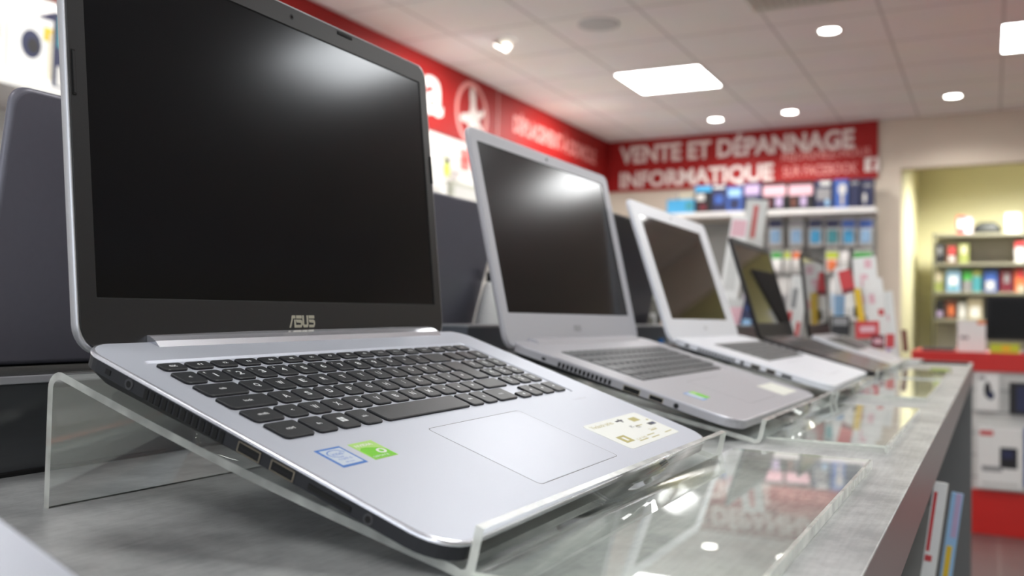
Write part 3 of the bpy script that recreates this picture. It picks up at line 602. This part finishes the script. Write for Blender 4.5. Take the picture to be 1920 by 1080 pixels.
for i in range(14): b = MB(); b.M = Matrix.Translation((0, -255+i*39, -6)) @ Matrix.Rotation(.5, 4, 'X'); b.box((-275, -16, -1), (275, 16, 1), VENTM); b.build('slat', r)

# ------------------------------------------------------------------ goods: boxes with printed patches
def pbox(name, label, cat, p, size, base, prints=(), rz=0, group=None, face='x', bevel=0, shape=None):
    # p = centre of the bottom edge of the front; face x: front looks to -x, y: front looks to -y
    w, h, d = size; b = MB()
    b.box((-w/2, 0, 0), (w/2, h, -d) if 0 else (w/2, h, 0), base) if d == 0 else b.box((-w/2, 0, -d), (w/2, h, 0), base)
    for i, (a0, c0, a1, c1, m) in enumerate(prints):
        z = .6+.25*i
        if m == 'disc': pass
        if isinstance(m, tuple):                 # ('disc', material)
            cx, cy, ra, rb_ = (a0+a1)/2*w-w/2, (c0+c1)/2*h, (a1-a0)/2*w, (c1-c0)/2*h
            b.face([b.v((cx+ra*math.cos(t*math.pi/10), cy+rb_*math.sin(t*math.pi/10), z)) for t in range(20)], m[1])
        else: b.box((a0*w-w/2, c0*h, 0), (a1*w-w/2, c1*h, z), m)
    o = b.build(name, bevel=bevel)
    M = axes((0, -1, 0), (0, 0, 1), (-1, 0, 0)) if face == 'x' else axes((1, 0, 0), (0, 0, 1), (0, -1, 0))
    M = Matrix.Rotation(rz, 3, 'Z') @ M; m4 = M.to_4x4(); m4.translation = W(*p); o.matrix_world = m4
    return tag(o, label, cat, group)
NAVY = C('print_dark_navy', 38, 44, 78); SKY = C('print_sky_blue', 70, 165, 215); LBL = C('print_light_blue', 150, 190, 225); MAUVE = C('print_mauve', 185, 165, 200); PNK = C('print_salmon_pink', 225, 180, 190)
DK = C('print_near_black', 30, 30, 34); GR = C('print_mid_grey', 140, 140, 142); LG = C('print_light_grey', 205, 205, 202); GREEN = C('print_leaf_green', 70, 165, 75); LIME = C('print_lime', 185, 205, 50); ORG = C('print_orange', 225, 120, 70)
YEL = C('print_yellow', 222, 185, 40); REDP = C('print_red', 200, 62, 66); TEAL = C('print_teal', 70, 150, 160); BRNP = C('print_brown', 110, 60, 45); MAR = C('print_maroon', 110, 30, 45); BLUP = C('print_royal_blue', 60, 95, 170); OLV = C('print_olive', 150, 160, 90); WHB = C('card_white', 232, 232, 230); BEI = C('card_beige', 200, 190, 165)

# back wall shelf with cartons
XS = 7760.0
p0 = at(1262, 392, 'x', XS); p1 = at(1641, 386, 'x', XS)
yA, yB = at(1300, 392, 'x', XS)[1]+300, p1[1]; zS = at(1500, 392, 'x', XS)[2]
b = MB(); b.box((0, -(yA-yB), -42), (xb(yB)-XS-2, 0, 0), SHELFW); o = b.build('wall_shelf', bevel=2); put(o, (XS, yA, zS)); tag(o, 'white shelf under the red back wall sign, holding dark blue cartons', 'shelf')
bo = [(1250, 1302, 352, 378, SKY, 'low bright blue carton at the left end of the shelf under the red sign', ((.7, .2, .95, .8, TEAL),)),
      (1268, 1300, 332, 352, None, '', ()),
      (1302, 1334, 346, 396, DK, 'black carton with a light blue top on the shelf under the red sign', ((0, .78, 1, 1, SKY), (.1, .45, .6, .7, LG), (.3, .1, .7, .3, MAR))),
      (1334, 1362, 344, 396, NAVY, 'navy carton with a white title beside the black one on the shelf', ((.1, .85, .9, .95, LG), (.2, .3, .8, .6, BLUP))),
      (1362, 1392, 349, 396, BLUP, 'royal blue carton with a pale top behind the tall leaflet stack', ((.1, .6, .9, .9, LBL), (.2, .1, .8, .5, NAVY))),
      (1392, 1428, 342, 396, NAVY, 'navy carton with a mauve band next to the leaflet rack', ((.1, .55, .9, .9, MAUVE), (.3, .1, .7, .4, LG))),
      (1430, 1474, 341, 394, DK, 'dark carton with a pink upper half, left one of two alike', ((0, .5, 1, .85, PNK), (.1, .1, .35, .4, MAR), (.55, .12, .85, .45, MAUVE))),
      (1478, 1524, 340, 393, DK, 'dark carton with a pink upper half, right one of two alike', ((0, .5, 1, .85, PNK), (.1, .1, .3, .4, BRNP), (.5, .12, .75, .45, MAUVE))),
      (1527, 1561, 338, 392, NAVY, 'navy carton with a grey car-like print on the shelf', ((.1, .3, .9, .7, GR), (.3, .8, .9, .95, LG), (.6, .1, .85, .3, LBL))),
      (1563, 1590, 337, 391, BLUP, 'blue carton with a pale green disc on the shelf', ((.3, .45, .9, .85, ('disc', LG)), (.5, .1, .7, .45, BEI))),
      (1592, 1612, 336, 390, NAVY, 'plain navy carton second from the right end of the shelf', ((.1, .8, .9, .9, GR),)),
      (1614, 1637, 335, 389, NAVY, 'navy carton with a white curved print at the right end of the shelf', ((.15, .15, .45, .5, ('disc', LG)), (.2, .7, .9, .8, GR)))]
for x0, x1, y0, y1, m, l, pr_ in bo:
    if m is None: continue
    a = at(x0, 380, 'x', XS+30); c = at(x1, 380, 'x', XS+30); h = abs(at(x0, y0, 'x', XS+30)[2]-at(x0, y1, 'x', XS+30)[2])
    pbox('carton', l, 'box', (XS+30, (a[1]+c[1])/2, zS+.5), (abs(a[1]-c[1])-6, h, 150), m, pr_, group='cartons on the back wall shelf')
pbox('carton', 'flat grey-beige carton standing against the wall above the bright blue one', 'box', (XS+195, at(1284, 350, 'x', XS+195)[1], zS+.5), (150, 205, 40), BEI, ((0, 0, .12, 1, GR),))
# pegboard and blister packs
ya, yb = at(1300, 450, 'x', 8000)[1], at(1643, 450, 'x', 8000)[1]
b = MB(); XP = lambda y: xb(y)-14
b.loft([[(XP(ya), ya, z), (XP(yb), yb, z), (xb(yb)-1, yb, z), (xb(ya)-1, ya, z)] for z in (-700, zS-60)], mat('pegboard_grey', (.24, .245, .235), .6, noise=.12, nscale=30))
o = b.build('pegboard'); o.location = W(0, 0, 0); tag(o, 'grey pegboard hung with rows of blister packs below the back wall shelf', 'pegboard')
def blister(px, py0, py1, wpx, m1, m2, label, row):
    XQ = 7890.0; c = at(px, (py0+py1)/2, 'x', XQ); t = at(px, py0, 'x', XQ); bt = at(px, py1, 'x', XQ); w = abs(at(px-wpx/2, py0, 'x', XQ)[1]-at(px+wpx/2, py0, 'x', XQ)[1]); h = t[2]-bt[2]
    b = MB(); b.box((-w/2, 0, -2), (w/2, h, 0), LG); b.box((-w/2+4, h*.62, 0), (w/2-4, h*.9, .6), m1)
    b.loft([R3(rr(-w*.36, h*.1, w*.36, h*.56, 12, 3), .2), R3(rr(-w*.3, h*.14, w*.3, h*.52, 10, 3), 26)], m2, False, True)
    b.cyl((0, h*.95, 0), 6, 4, DK, n=10)
    b.box((-2, h*.94, -95), (2, h*.96, 20), GR)
    o = b.build('blister_pack'); m4 = axes((0, -1, 0), (0, 0, 1), (-1, 0, 0)).to_4x4(); m4.translation = W(XQ, c[1], bt[2]); o.matrix_world = m4; tag(o, label, 'blister pack', row)
ords = ['leftmost', 'second', 'third', 'fourth', 'fifth', 'rightmost']
for i, px in enumerate((1454, 1493, 1529, 1561, 1591, 1623)):
    blister(px, 406, 462, 27, (NAVY, GR, NAVY, NAVY, BLUP, BLUP)[i], (LBL, LBL, SKY, TEAL, SKY, LBL)[i], 'blue and white blister pack, %s in the top row below the shelf' % ords[i], 'top row of blister packs')
for i, (px, m1, m2, d) in enumerate(((1456, GREEN, WHB, 'green and white'), (1476, LIME, LG, 'small lime'), (1493, ORG, LG, 'orange and grey'), (1560, LIME, ORG, 'lime and orange'), (1583, WHB, LG, 'all white'), (1618, GREEN, ORG, 'green with a big orange middle'))):
    blister(px, 468, 512, (20, 12, 17, 24, 17, 36)[i], m1, m2, '%s blister pack in the second row below the shelf' % d, 'second row of blister packs')
for i, (px, m1, m2, d) in enumerate(((1468, LG, GR, 'grey'), (1490, WHB, MAUVE, 'white and mauve'), (1566, WHB, LBL, 'white and pale blue'), (1590, LG, REDP, 'white and red'), (1618, WHB, PNK, 'white and pink'))):
    blister(px, 520, 590, 19, m1, m2, '%s blister pack in the lowest row below the shelf' % d, 'lowest row of blister packs')

# ------------------------------------------------------------------ leaflets at the far end of the counter
def leaflet(px, pyb, pyt, wpx, X, base, prints, label, lean=.18, rz=0.0, d=14, group='leaflets at the end of the counter', name='leaflet_stack', roll=0):
    bp = at(px, pyb, 'x', X); tp = at(px, pyt, 'x', X); w = abs(at(px-wpx/2, pyb, 'x', X)[1]-at(px+wpx/2, pyb, 'x', X)[1]); h = (tp[2]-bp[2])/math.cos(lean)
    o = pbox(name, label, 'leaflets', (0, 0, 0), (w, h, d), base, prints)
    M = Matrix.Rotation(rz, 3, 'Z') @ axes((0, -1, 0), (math.sin(lean), 0, math.cos(lean)), (-math.cos(lean), 0, math.sin(lean)))
    if roll: M = M @ Matrix.Rotation(roll, 3, 'Z')
    m4 = M.to_4x4(); m4.translation = W(*bp); o.matrix_world = m4; tag(o, group=group); return o
CL = 'card_white'
leaflet(1402, 505, 372, 40, 2330, LG, ((.38, .45, .62, .92, C('print_faded_red', 190, 100, 98)), (.1, .05, .35, .3, LBL), (.4, .12, .8, .32, LIME), (.75, .2, .95, .9, LG)), 'tallest white leaflet stack with a red column, behind the black laptop', roll=-.08)
leaflet(1364, 560, 402, 34, 2250, WHB, ((.1, .75, .9, .95, PNK), (.2, .1, .8, .6, LG)), 'pale leaflet stack with a pink top edge beside the white laptop screen', roll=-.10)
leaflet(1384, 677, 440, 22, 2300, LG, ((.1, .1, .3, .9, MAUVE), (.5, .5, .9, .9, REDP)), 'narrow leaflet stack with mauve and red bars left of the black laptop', roll=-.10)
leaflet(1378, 640, 560, 40, 2180, LG, ((.2, .3, .8, .8, PNK),), 'low pink and grey leaflet stack above the white laptop keyboard')
leaflet(1392, 640, 520, 26, 2160, NAVY, ((.2, .0, .8, .35, LBL), (.3, .5, .7, .9, BLUP)), 'dark blue leaflet stack beside the black laptop screen edge', roll=-.16)
leaflet(1482, 640, 515, 30, 2400, WHB, ((.2, .5, .5, .8, GR), (.1, .3, .35, .45, REDP), (.7, 0, .95, .3, REDP)), 'white leaflet stack with grey and red print between the two black laptops', roll=-.1)
leaflet(1570, 676, 500, 24, 2440, WHB, ((.1, .45, .9, .7, LBL), (.1, .1, .9, .25, GREEN)), 'pale blue and green leaflet stack right of the farthest laptop screen')
leaflet(1592, 548, 505, 24, 2400, REDP, ((0, 0, 1, .15, MAR),), 'red tapered flyer standing above the yellow one', roll=.25)
leaflet(1600, 600, 545, 30, 2390, WHB, ((.5, .1, .8, .45, DK), (.0, .0, .45, .4, LG)), 'white card with a dark square left of the yellow flyer')
leaflet(1616, 606, 540, 12, 2370, YEL, (), 'slanted yellow flyer among the white and red leaflets', roll=.16)
leaflet(1628, 590, 480, 44, 2482, WHB, ((.3, .5, .6, .7, PNK), (.5, .8, .8, .95, PNK), (.1, .2, .4, .35, PNK)), 'white leaflet stack with faint pink marks behind the yellow flyer', roll=.1)
leaflet(1650, 640, 520, 36, 2440, WHB, ((.2, .6, .5, .75, PNK), (.6, .4, .9, .5, REDP), (.1, .1, .4, .3, MAUVE)), 'white leaflet stack with scattered red marks right of the yellow flyer', roll=.14)
leaflet(1672, 672, 545, 28, 2460, WHB, ((.3, .55, .6, .65, PNK), (.2, .1, .5, .4, MAUVE)), 'rightmost tall pale leaflet stack at the end of the counter', roll=.12)
leaflet(1626, 634, 602, 44, 2340, REDP, ((.2, .35, .85, .7, PNK),), 'wide red leaflet with a pink panel below the yellow flyer', roll=.05)
leaflet(1646, 652, 628, 26, 2330, MAR, ((.2, .3, .8, .7, PNK),), 'maroon leaflet below the wide red one')
leaflet(1667, 650, 626, 18, 2300, REDP, ((0, 0, .15, 1, WHB),), 'small bright red leaflet near the end of the counter')
leaflet(1698, 658, 618, 10, 2420, BRNP, (), 'narrow brown card at the very end of the counter', roll=.1)
leaflet(1575, 628, 592, 34, 2380, DK, ((.1, .5, .9, .9, GR),), 'black card holder right of the farthest laptop')
for i, (px, m) in enumerate(((1700, LG), (1654, WHB))):
    p = at(px, 668 if i == 0 else 664, 'z', HC+4); b = MB(); b.box((-90, -70, 0), (90, 70, 5 if i else 9), m); o = b.build('paper_pad', bevel=.5); put(o, (min(p.x, 2400), p.y, HC), .2*i); tag(o, 'flat %s paper pad lying on the counter end' % ('pale grey' if i == 0 else 'white'), 'paper')
# coins of kit on the counter end
p = at(1763, 698, 'z', HC); b = MB(); b.loft([R3(rr(-45, -22, 45, 22, 8), 0), R3(rr(-42, -19, 42, 19, 8), 9)], OLV); o = b.build('small_case', bevel=.5); put(o, (p.x, p.y, HC)); tag(o, 'small olive green case lying on the far end of the counter', 'case')
p = at(1770, 682, 'z', HC); b = MB(); b.box((-30, -60, 0), (30, 60, 6), DK); o = b.build('dark_tray', bevel=.5); put(o, (min(p.x, CX1-60), p.y, HC)); tag(o, 'thin dark tray at the far edge of the counter', 'tray')
# things on the ledge between the laptops
def bottle(p, label):
    r = thing('spray_bottle', label, 'bottle', p)
    b = MB(); prof = [(36, 0), (38, 4), (37, 12), (24, 60), (15, 84), (9, 92)]
    b.loft([[(q*math.cos(t*math.pi/12), q*.7*math.sin(t*math.pi/12), z) for t in range(24)] for q, z in prof], [C('bottle_red', 215, 80, 60), C('bottle_red', 215, 80, 60), WHB, WHB, WHB], True, True, True); b.build('body', r)
    b = MB(); b.box((-6, -27, 22), (14, -14, 66), C('bottle_green', 130, 200, 70)); b.build('label_patch', r)
    b = MB(); b.cyl((0, 0, 92), 8, 14, DK, n=16); b.build('cap', r)
q = at(921, 603, 'y', 215); bottle((q[0]+12, 222, -28), 'white bottle with black cap and green label behind the ledge')
q = at(1215, 600, 'y', 260); pbox('carton', 'grey carton with a white seven-like print in the gap left of the white laptop', 'box', (q[0]+50, 262, -28), (92, 112, 40), C('carton_grey', 130, 128, 118), ((.0, .78, 1, 1, C('carton_top', 215, 222, 205)), (.15, .42, .6, .5, WHB), (.42, .2, .58, .48, WHB), (.75, .2, .95, .55, DK)), face='y')
q = at(1240, 634, 'y', 121); pbox('price_tag', 'tiny bright blue tag at the foot of the ledge beside the white laptop', 'tag', (q[0], 120, -28.5), (22, 8, 1.5), C('tag_blue', 20, 110, 190), face='y')

# ------------------------------------------------------------------ left wall shelving and goods
def shelf(name, x0, x1, zt, depth, label, m=SHELFW, th=32):
    b = MB(); b.box((0, -depth, -th), (x1-x0, 0, 0), m); o = b.build(name, bevel=1.5); put(o, (x0, YL-2, zt)); tag(o, label, 'shelf', 'white wall shelves'); return o
YF = YL-380.0
z1 = at(60, 152, 'y', YF)[2]
shelf('wall_shelf', 900, 3400, z1, 380, 'bright white wall shelf with a webcam carton, at the top left corner')
z2 = at(845, 372, 'y', YF)[2]; shelf('wall_shelf', 4100, 7200, z2, 380, 'white wall shelf edge between the first and second laptops')
b = MB(); b.box((4100, YF+4, z2-26), (7200, YF+5, z2-4), WHT) if 0 else None
def yp(px): return at(px, 100, 'y', YF+30)[0]
def ybox(name, label, cat, x0, x1, y0, y1, m, pr_, group=None, zt=None, d=140):
    a = at(x0, y1, 'y', YF+30); c = at(x1, y1, 'y', YF+30); t = at((x0+x1)/2, y0, 'y', YF+30); bt = at((x0+x1)/2, y1, 'y', YF+30); z = zt if zt is not None else bt[2]
    return pbox(name, label, cat, ((a[0]+c[0])/2, YF+30, z+.5), (abs(c[0]-a[0]), t[2]-z, d), m, pr_, face='y', group=group)
ybox('carton', 'white webcam carton with a dark round camera print, top left corner', 'box', 12, 97, 26, 150, WHB, ((.28, .36, .74, .78, ('disc', NAVY)), (.42, .44, .68, .66, ('disc', DK)), (.78, .68, .98, .88, YEL), (.9, .1, .97, .8, BEI)), zt=z1)
ybox('carton', 'dark blue carton beside the webcam carton, partly behind the nearest laptop', 'box', 100, 150, 30, 150, NAVY, ((.1, .55, .9, .95, TEAL), (.1, .05, .6, .3, LG)), zt=z1)
ybox('carton', 'plain white carton at the left edge of the top left shelf', 'box', -60, 8, 20, 140, WHB, ((.2, .6, .9, .9, LG),), zt=z1)
SLAT = mat('pale_slatwall', (.74, .74, .72), .5, noise=.03)
b = MB(); b.box((0, -14, 0), (4800, 0, 1247-z2-40), SLAT)
for i in range(4): b.box((0, -15, 90*i+60), (4800, -14, 90*i+68), GR)
o = b.build('slatwall_panel'); put(o, (2800, YL-3, z2+34)); tag(o, 'white slatwall panel under the long red sign', 'wall panel')
# marker, red pack, cartons on the shelf between laptops 1 and 2
def hang(px, y0, y1, wpx, parts, label, name, cat):
    Y = YL-160; t = at(px, y0, 'y', Y); bt = at(px, y1, 'y', Y); w = abs(at(px-wpx/2, y0, 'y', Y)[0]-at(px+wpx/2, y0, 'y', Y)[0])
    b = MB(); h = t[2]-bt[2]; b.box((-w/2, 0, -6), (w/2, h, 0), parts[0])
    for a0, c0, a1, c1, m in parts[1:]: b.box((a0*w-w/2, c0*h, 0), (a1*w-w/2, c1*h, 1), m)
    b.box((-3, h*.9, -148), (3, h*.92, 6), GR)
    o = b.build(name, bevel=1); m4 = wallM('left').to_4x4(); m4.translation = W(bt[0], Y, bt[2]); o.matrix_world = m4; tag(o, label, cat)
hang(838, 290, 333, 9, (LIME, (0, .62, 1, .85, DK), (.1, .85, .9, 1, LG), (0, 0, 1, .08, GR)), 'lime green pack with a black top hanging under the long red sign', 'hanging_pack', 'pack')
hang(872, 280, 320, 16, (C('pack_coral', 240, 110, 105), (.1, .4, .9, .6, C('pack_coral_dark', 225, 60, 55))), 'coral red pack hanging beside the grey aluminium laptop corner', 'hanging_pack', 'pack')
hang(812, 285, 330, 16, (WHB, (.1, .1, .9, .5, LG)), 'white pack hanging right of the nearest laptop', 'hanging_pack', 'pack')
ybox('carton', 'white carton on the wall shelf right of the nearest laptop', 'box', 800, 838, 338, 366, WHB, ((.2, .2, .7, .6, LG),), zt=z2)
ybox('carton', 'grey-green carton on the wall shelf behind the grey aluminium laptop', 'box', 846, 900, 345, 372, C('carton_grey_green', 175, 178, 165), ((.1, .2, .9, .8, LG),), zt=z2)
a = at(861, 373, 'y', YF-2); pbox('price_tag', 'small blue price tag on the wall shelf edge', 'tag', (a[0], YF-4, z2-34), (90, 34, 2), C('tag_mid_blue', 60, 140, 190), ((.1, .1, .3, .9, LG),), face='y')
a = at(838, 370, 'y', YF-2); pbox('price_tag', 'pale yellow price tag on the wall shelf edge', 'tag', (a[0], YF-4, z2-34), (80, 34, 2), C('tag_pale_yellow', 225, 230, 170), ((.1, .1, .3, .9, LG),), face='y')

# ------------------------------------------------------------------ red gondola on the right
GX = 5003.0; gz = at(1870, 662, 'x', GX)[2]; gy0 = -40.0; gy1 = -2300.0
r = thing('display_gondola', 'red display unit with a white product panel, beyond the end of the counter', 'display unit', (GX, 0, FLOOR))
zt = gz-FLOOR; zr = at(1870, 697, 'x', GX)[2]-FLOOR; zb_ = at(1870, 920, 'x', GX)[2]-FLOOR
REDF = C('gondola_red', 200, 28, 20, .45)
b = MB(); b.box((-18, gy1, zr), (620, gy0, zt), REDF); b.build('top', r, bevel=2)
b = MB(); b.box((0, gy1, zb_), (600, gy0, zr), LG); 
for i in range(5): b.box((-1, gy1, zb_+60+i*110), (0, gy0, zb_+66+i*110), GR)
b.build('product_panel', r)
b = MB(); b.box((-18, gy1, 0), (620, gy0, zb_), REDF); b.build('plinth_base', r, bevel=2)
def gbox(name, label, cat, x0, x1, y0, y1, m, pr_, X, d=60, group=None, bevel=0, zt=None):
    a = at(x0, y1, 'x', X); c = at(x1, y1, 'x', X); t = at((x0+x1)/2, y0, 'x', X); bt = at((x0+x1)/2, y1, 'x', X); z = zt if zt is not None else bt[2]
    return pbox(name, label, cat, (X, (a[1]+c[1])/2, z), (abs(c[1]-a[1]), t[2]-z, d), m, pr_, group=group, bevel=bevel)
gbox('hanging_pack', 'white pack with a black gadget print, upper left on the red display unit', 'pack', 1830, 1873, 702, 770, WHB, ((.35, .35, .65, .8, ('disc', DK)), (.5, .3, .8, .55, ('disc', NAVY)), (.1, .85, .4, .95, GR)), GX-30, 28)
gbox('hanging_pack', 'black phone case pack at the right edge on the red display unit', 'pack', 1893, 1935, 718, 778, DK, ((.3, .1, .9, .9, NAVY),), GX-30, 28)
gbox('carton', 'large white printer carton with a black printer print on the red display unit', 'box', 1832, 1918, 802, 917, WHB, ((.05, .86, .35, .94, REDP), (.5, .34, .88, .68, DK), (.55, .5, .8, .64, NAVY), (.1, .28, .55, .36, GR), (.1, .05, .9, .1, LG)), GX-50, 48, bevel=2)
gbox('carton', 'blue-edged carton at the right edge beside the white printer carton', 'box', 1920, 1990, 806, 917, BLUP, ((.1, .1, 1, .9, WHB),), GX-50, 48)
gbox('carton', 'white carton with an orange corner standing on top of the red display unit', 'box', 1795, 1848, 601, 664, WHB, ((.7, .88, 1, 1, ORG), (.1, .4, .4, .5, GR)), GX+60, 120, zt=gz+.5)
# monitor on the gondola
X = GX+120; a = at(1848, 650, 'x', X); wz = at(1870, 556, 'x', X)[2]
r = thing('monitor', 'black flat monitor standing on the red display unit', 'monitor', (X, a[1]-290, gz))
h = wz-gz
b = MB(); b.box((-0, -290, h*.22), (45, 290, h), BLACKP); b.box((-1.5, -272, h*.28), (0, 272, h-18), mat('switched_off_panel', (.008, .008, .009), .4, noise=.02, spec=.15)); b.box((-2, -30, h*.235), (0, 30, h*.255), GR); b.build('display', r, bevel=2)
b = MB(); b.box((10, -30, 8), (34, 30, h*.3), BLACKP); b.build('stand_neck', r); b = MB(); b.loft([R3(rr(-60, -130, 110, 130, 40), 0.5), R3(rr(-55, -125, 105, 125, 40), 9)], BLACKP); b.build('stand_foot', r)
gbox('keyboard_pack', 'yellow-green strip pack lying in front of the monitor', 'pack', 1856, 1912, 645, 656, LIME, ((.4, .2, .7, .8, YEL),), GX+40, 40, zt=gz+.5)
gbox('card_tray', 'dark flat tray at the left end of the red display unit', 'tray', 1728, 1790, 652, 662, C('tray_dark', 70, 70, 72), (), GX+60, 120, zt=gz+.5)

# ------------------------------------------------------------------ far room shelves
XR = 9600.0
yl_ = at(1752, 500, 'x', XR)[1]; yr_ = -1500.0
def fshelf(py, label):
    z = at(1800, py, 'x', XR)[2]; b = MB(); b.box((0, yr_-yl_, -26), (400, 0, 0), mat('shelf_olive_grey', (.30, .29, .21), .5, noise=.05)); o = b.build('stock_shelf', bevel=1); put(o, (XR, yl_, z)); tag(o, label, 'shelf', 'stock room shelves'); return z
zf = [fshelf(438, 'top stock shelf with a black bag lying on it, seen through the doorway'), fshelf(493, 'second stock shelf from the top through the doorway'), fshelf(547, 'third stock shelf from the top through the doorway'), fshelf(598, 'lowest visible stock shelf through the doorway')]
b = MB(); b.box((0, yr_-yl_, 0), (20, 0, zf[0]-FLOOR), mat('stock_back_panel', (.46, .44, .37), .6, noise=.05)); o = b.build('stock_back_panel'); put(o, (XR+402, yl_, FLOOR)); tag(o, 'beige back panel of the stock shelves beyond the doorway', 'panel')
for yy, l in ((yl_, 'left'), (-700, 'middle')):
    b = MB(); b.box((0, -14, 0), (30, 0, zf[0]-FLOOR+5), C('post_grey', 95, 95, 85)); o = b.build('shelf_post'); put(o, (XR-32, yy+14, FLOOR)); tag(o, '%s upright post of the stock shelves' % l, 'post')
G = 'goods on the stock shelves'
for x0, x1, h0, k, m, pr_, l in (
    (1793, 1808, 405, 0, REDP, ((.2, .3, .8, .8, WHB),), 'red and white carton on the top stock shelf'), (1808, 1822, 408, 0, MAUVE, ((.1, .1, .9, .6, WHB),), 'mauve and white carton on the top stock shelf'),
    (1885, 1912, 400, 0, LG, ((.1, .2, .9, .8, WHB),), 'pale carton at the right end of the top stock shelf'),
    (1753, 1771, 455, 1, DK, ((.3, .4, .7, .8, GR),), 'black carton at the left of the second stock shelf'), (1775, 1794, 460, 1, BRNP, ((.2, .5, .8, .9, REDP), (.2, .1, .8, .4, LG)), 'brown carton with a red print on the second stock shelf'),
    (1798, 1816, 458, 1, OLV, ((.2, .5, .8, .9, BEI),), 'olive carton on the second stock shelf'), (1903, 1935, 452, 1, REDP, ((0, 0, 1, .7, LG),), 'white pack with a red top at the right of the second stock shelf'),
    (1752, 1768, 510, 2, OLV, ((.1, .5, .9, 1, BEI),), 'olive and beige pack at the left of the third stock shelf'), (1775, 1800, 506, 2, LBL, ((.2, .3, .8, .7, WHB), (.2, .1, .8, .25, TEAL)), 'pale blue pack on the third stock shelf'),
    (1806, 1822, 508, 2, GREEN, ((0, 0, 1, .55, GR),), 'green and grey pack on the third stock shelf'), (1824, 1840, 506, 2, TEAL, ((0, .7, 1, 1, OLV),), 'teal pack on the third stock shelf'),
    (1846, 1870, 506, 2, BLUP, ((.1, .1, .8, .5, LG),), 'royal blue pack on the third stock shelf'), (1875, 1900, 505, 2, MAR, ((.3, .4, .7, .8, GR),), 'maroon pack on the third stock shelf'),
    (1903, 1930, 504, 2, ORG, ((.1, .6, .9, 1, REDP), (.2, .0, .8, .3, BEI)), 'orange and red pack at the right of the third stock shelf'),
    (1754, 1771, 562, 3, DK, ((.2, .1, .8, .4, MAUVE),), 'black pack at the left of the lowest stock shelf'), (1773, 1793, 562, 3, BRNP, ((.3, .2, .8, .7, ORG),), 'brown and orange pack on the lowest stock shelf'),
    (1797, 1812, 568, 3, LG, ((.2, .2, .8, .6, WHB),), 'pale grey pack on the lowest stock shelf'), (1815, 1842, 560, 3, BEI, ((.2, .1, .8, .6, WHB),), 'beige pack on the lowest stock shelf next to the monitor')):
    gbox('carton', l, 'box', x0, x1, h0, 500, m, pr_, XR+40, 160, group=G, zt=zf[k]+.5)
p = at(1851, 432, 'x', XR+60); b = MB(); b.loft([R3(rr(-120*k_, -90*k_, 120*k_, 90*k_, 60*k_, 4), z) for k_, z in ((1, 0), (1.05, 40), (.9, 85), (.5, 120))], C('bag_black', 34, 38, 34), True, True, True)
o = b.build('equipment_bag'); m = put(o, (XR+190, p.y, zf[0]+.5), math.pi/2); tag(o, 'crumpled black bag on the top stock shelf', 'bag')
lamp('store_room_fill', 9150, -620, CEIL-60, 190, (0, 0, 0), 160, .2)  # unseen lamp without a fitting, placed to brighten the far room

# ------------------------------------------------------------------ leaflets under the counter edge
for px, y0, y1, wpx, X, m, pr_, l in ((1738, 905, 1090, 26, 760, WHB, ((.1, .3, .35, .9, REDP), (.1, .2, .6, .26, REDP)), 'white and red leaflets standing under the counter edge'),
                                  (1772, 925, 1090, 22, 1050, LBL, ((.2, .0, .7, .4, YEL), (.4, .5, .9, 1, MAUVE)), 'pale blue and yellow leaflets leaning under the counter edge')):
    leaflet(px, y1, y0, wpx, X, m, pr_, l, lean=.12, d=20, group='leaflets under the counter', roll=-.12)
b = MB(); b.box((0, 0, 0), (900, 300, 20), PANELG); o = b.build('under_shelf'); pz = at(1760, 1092, 'x', 900)[2]; put(o, (520, CY0+30, pz-25)); tag(o, 'grey shelf under the counter that holds leaflets', 'shelf')
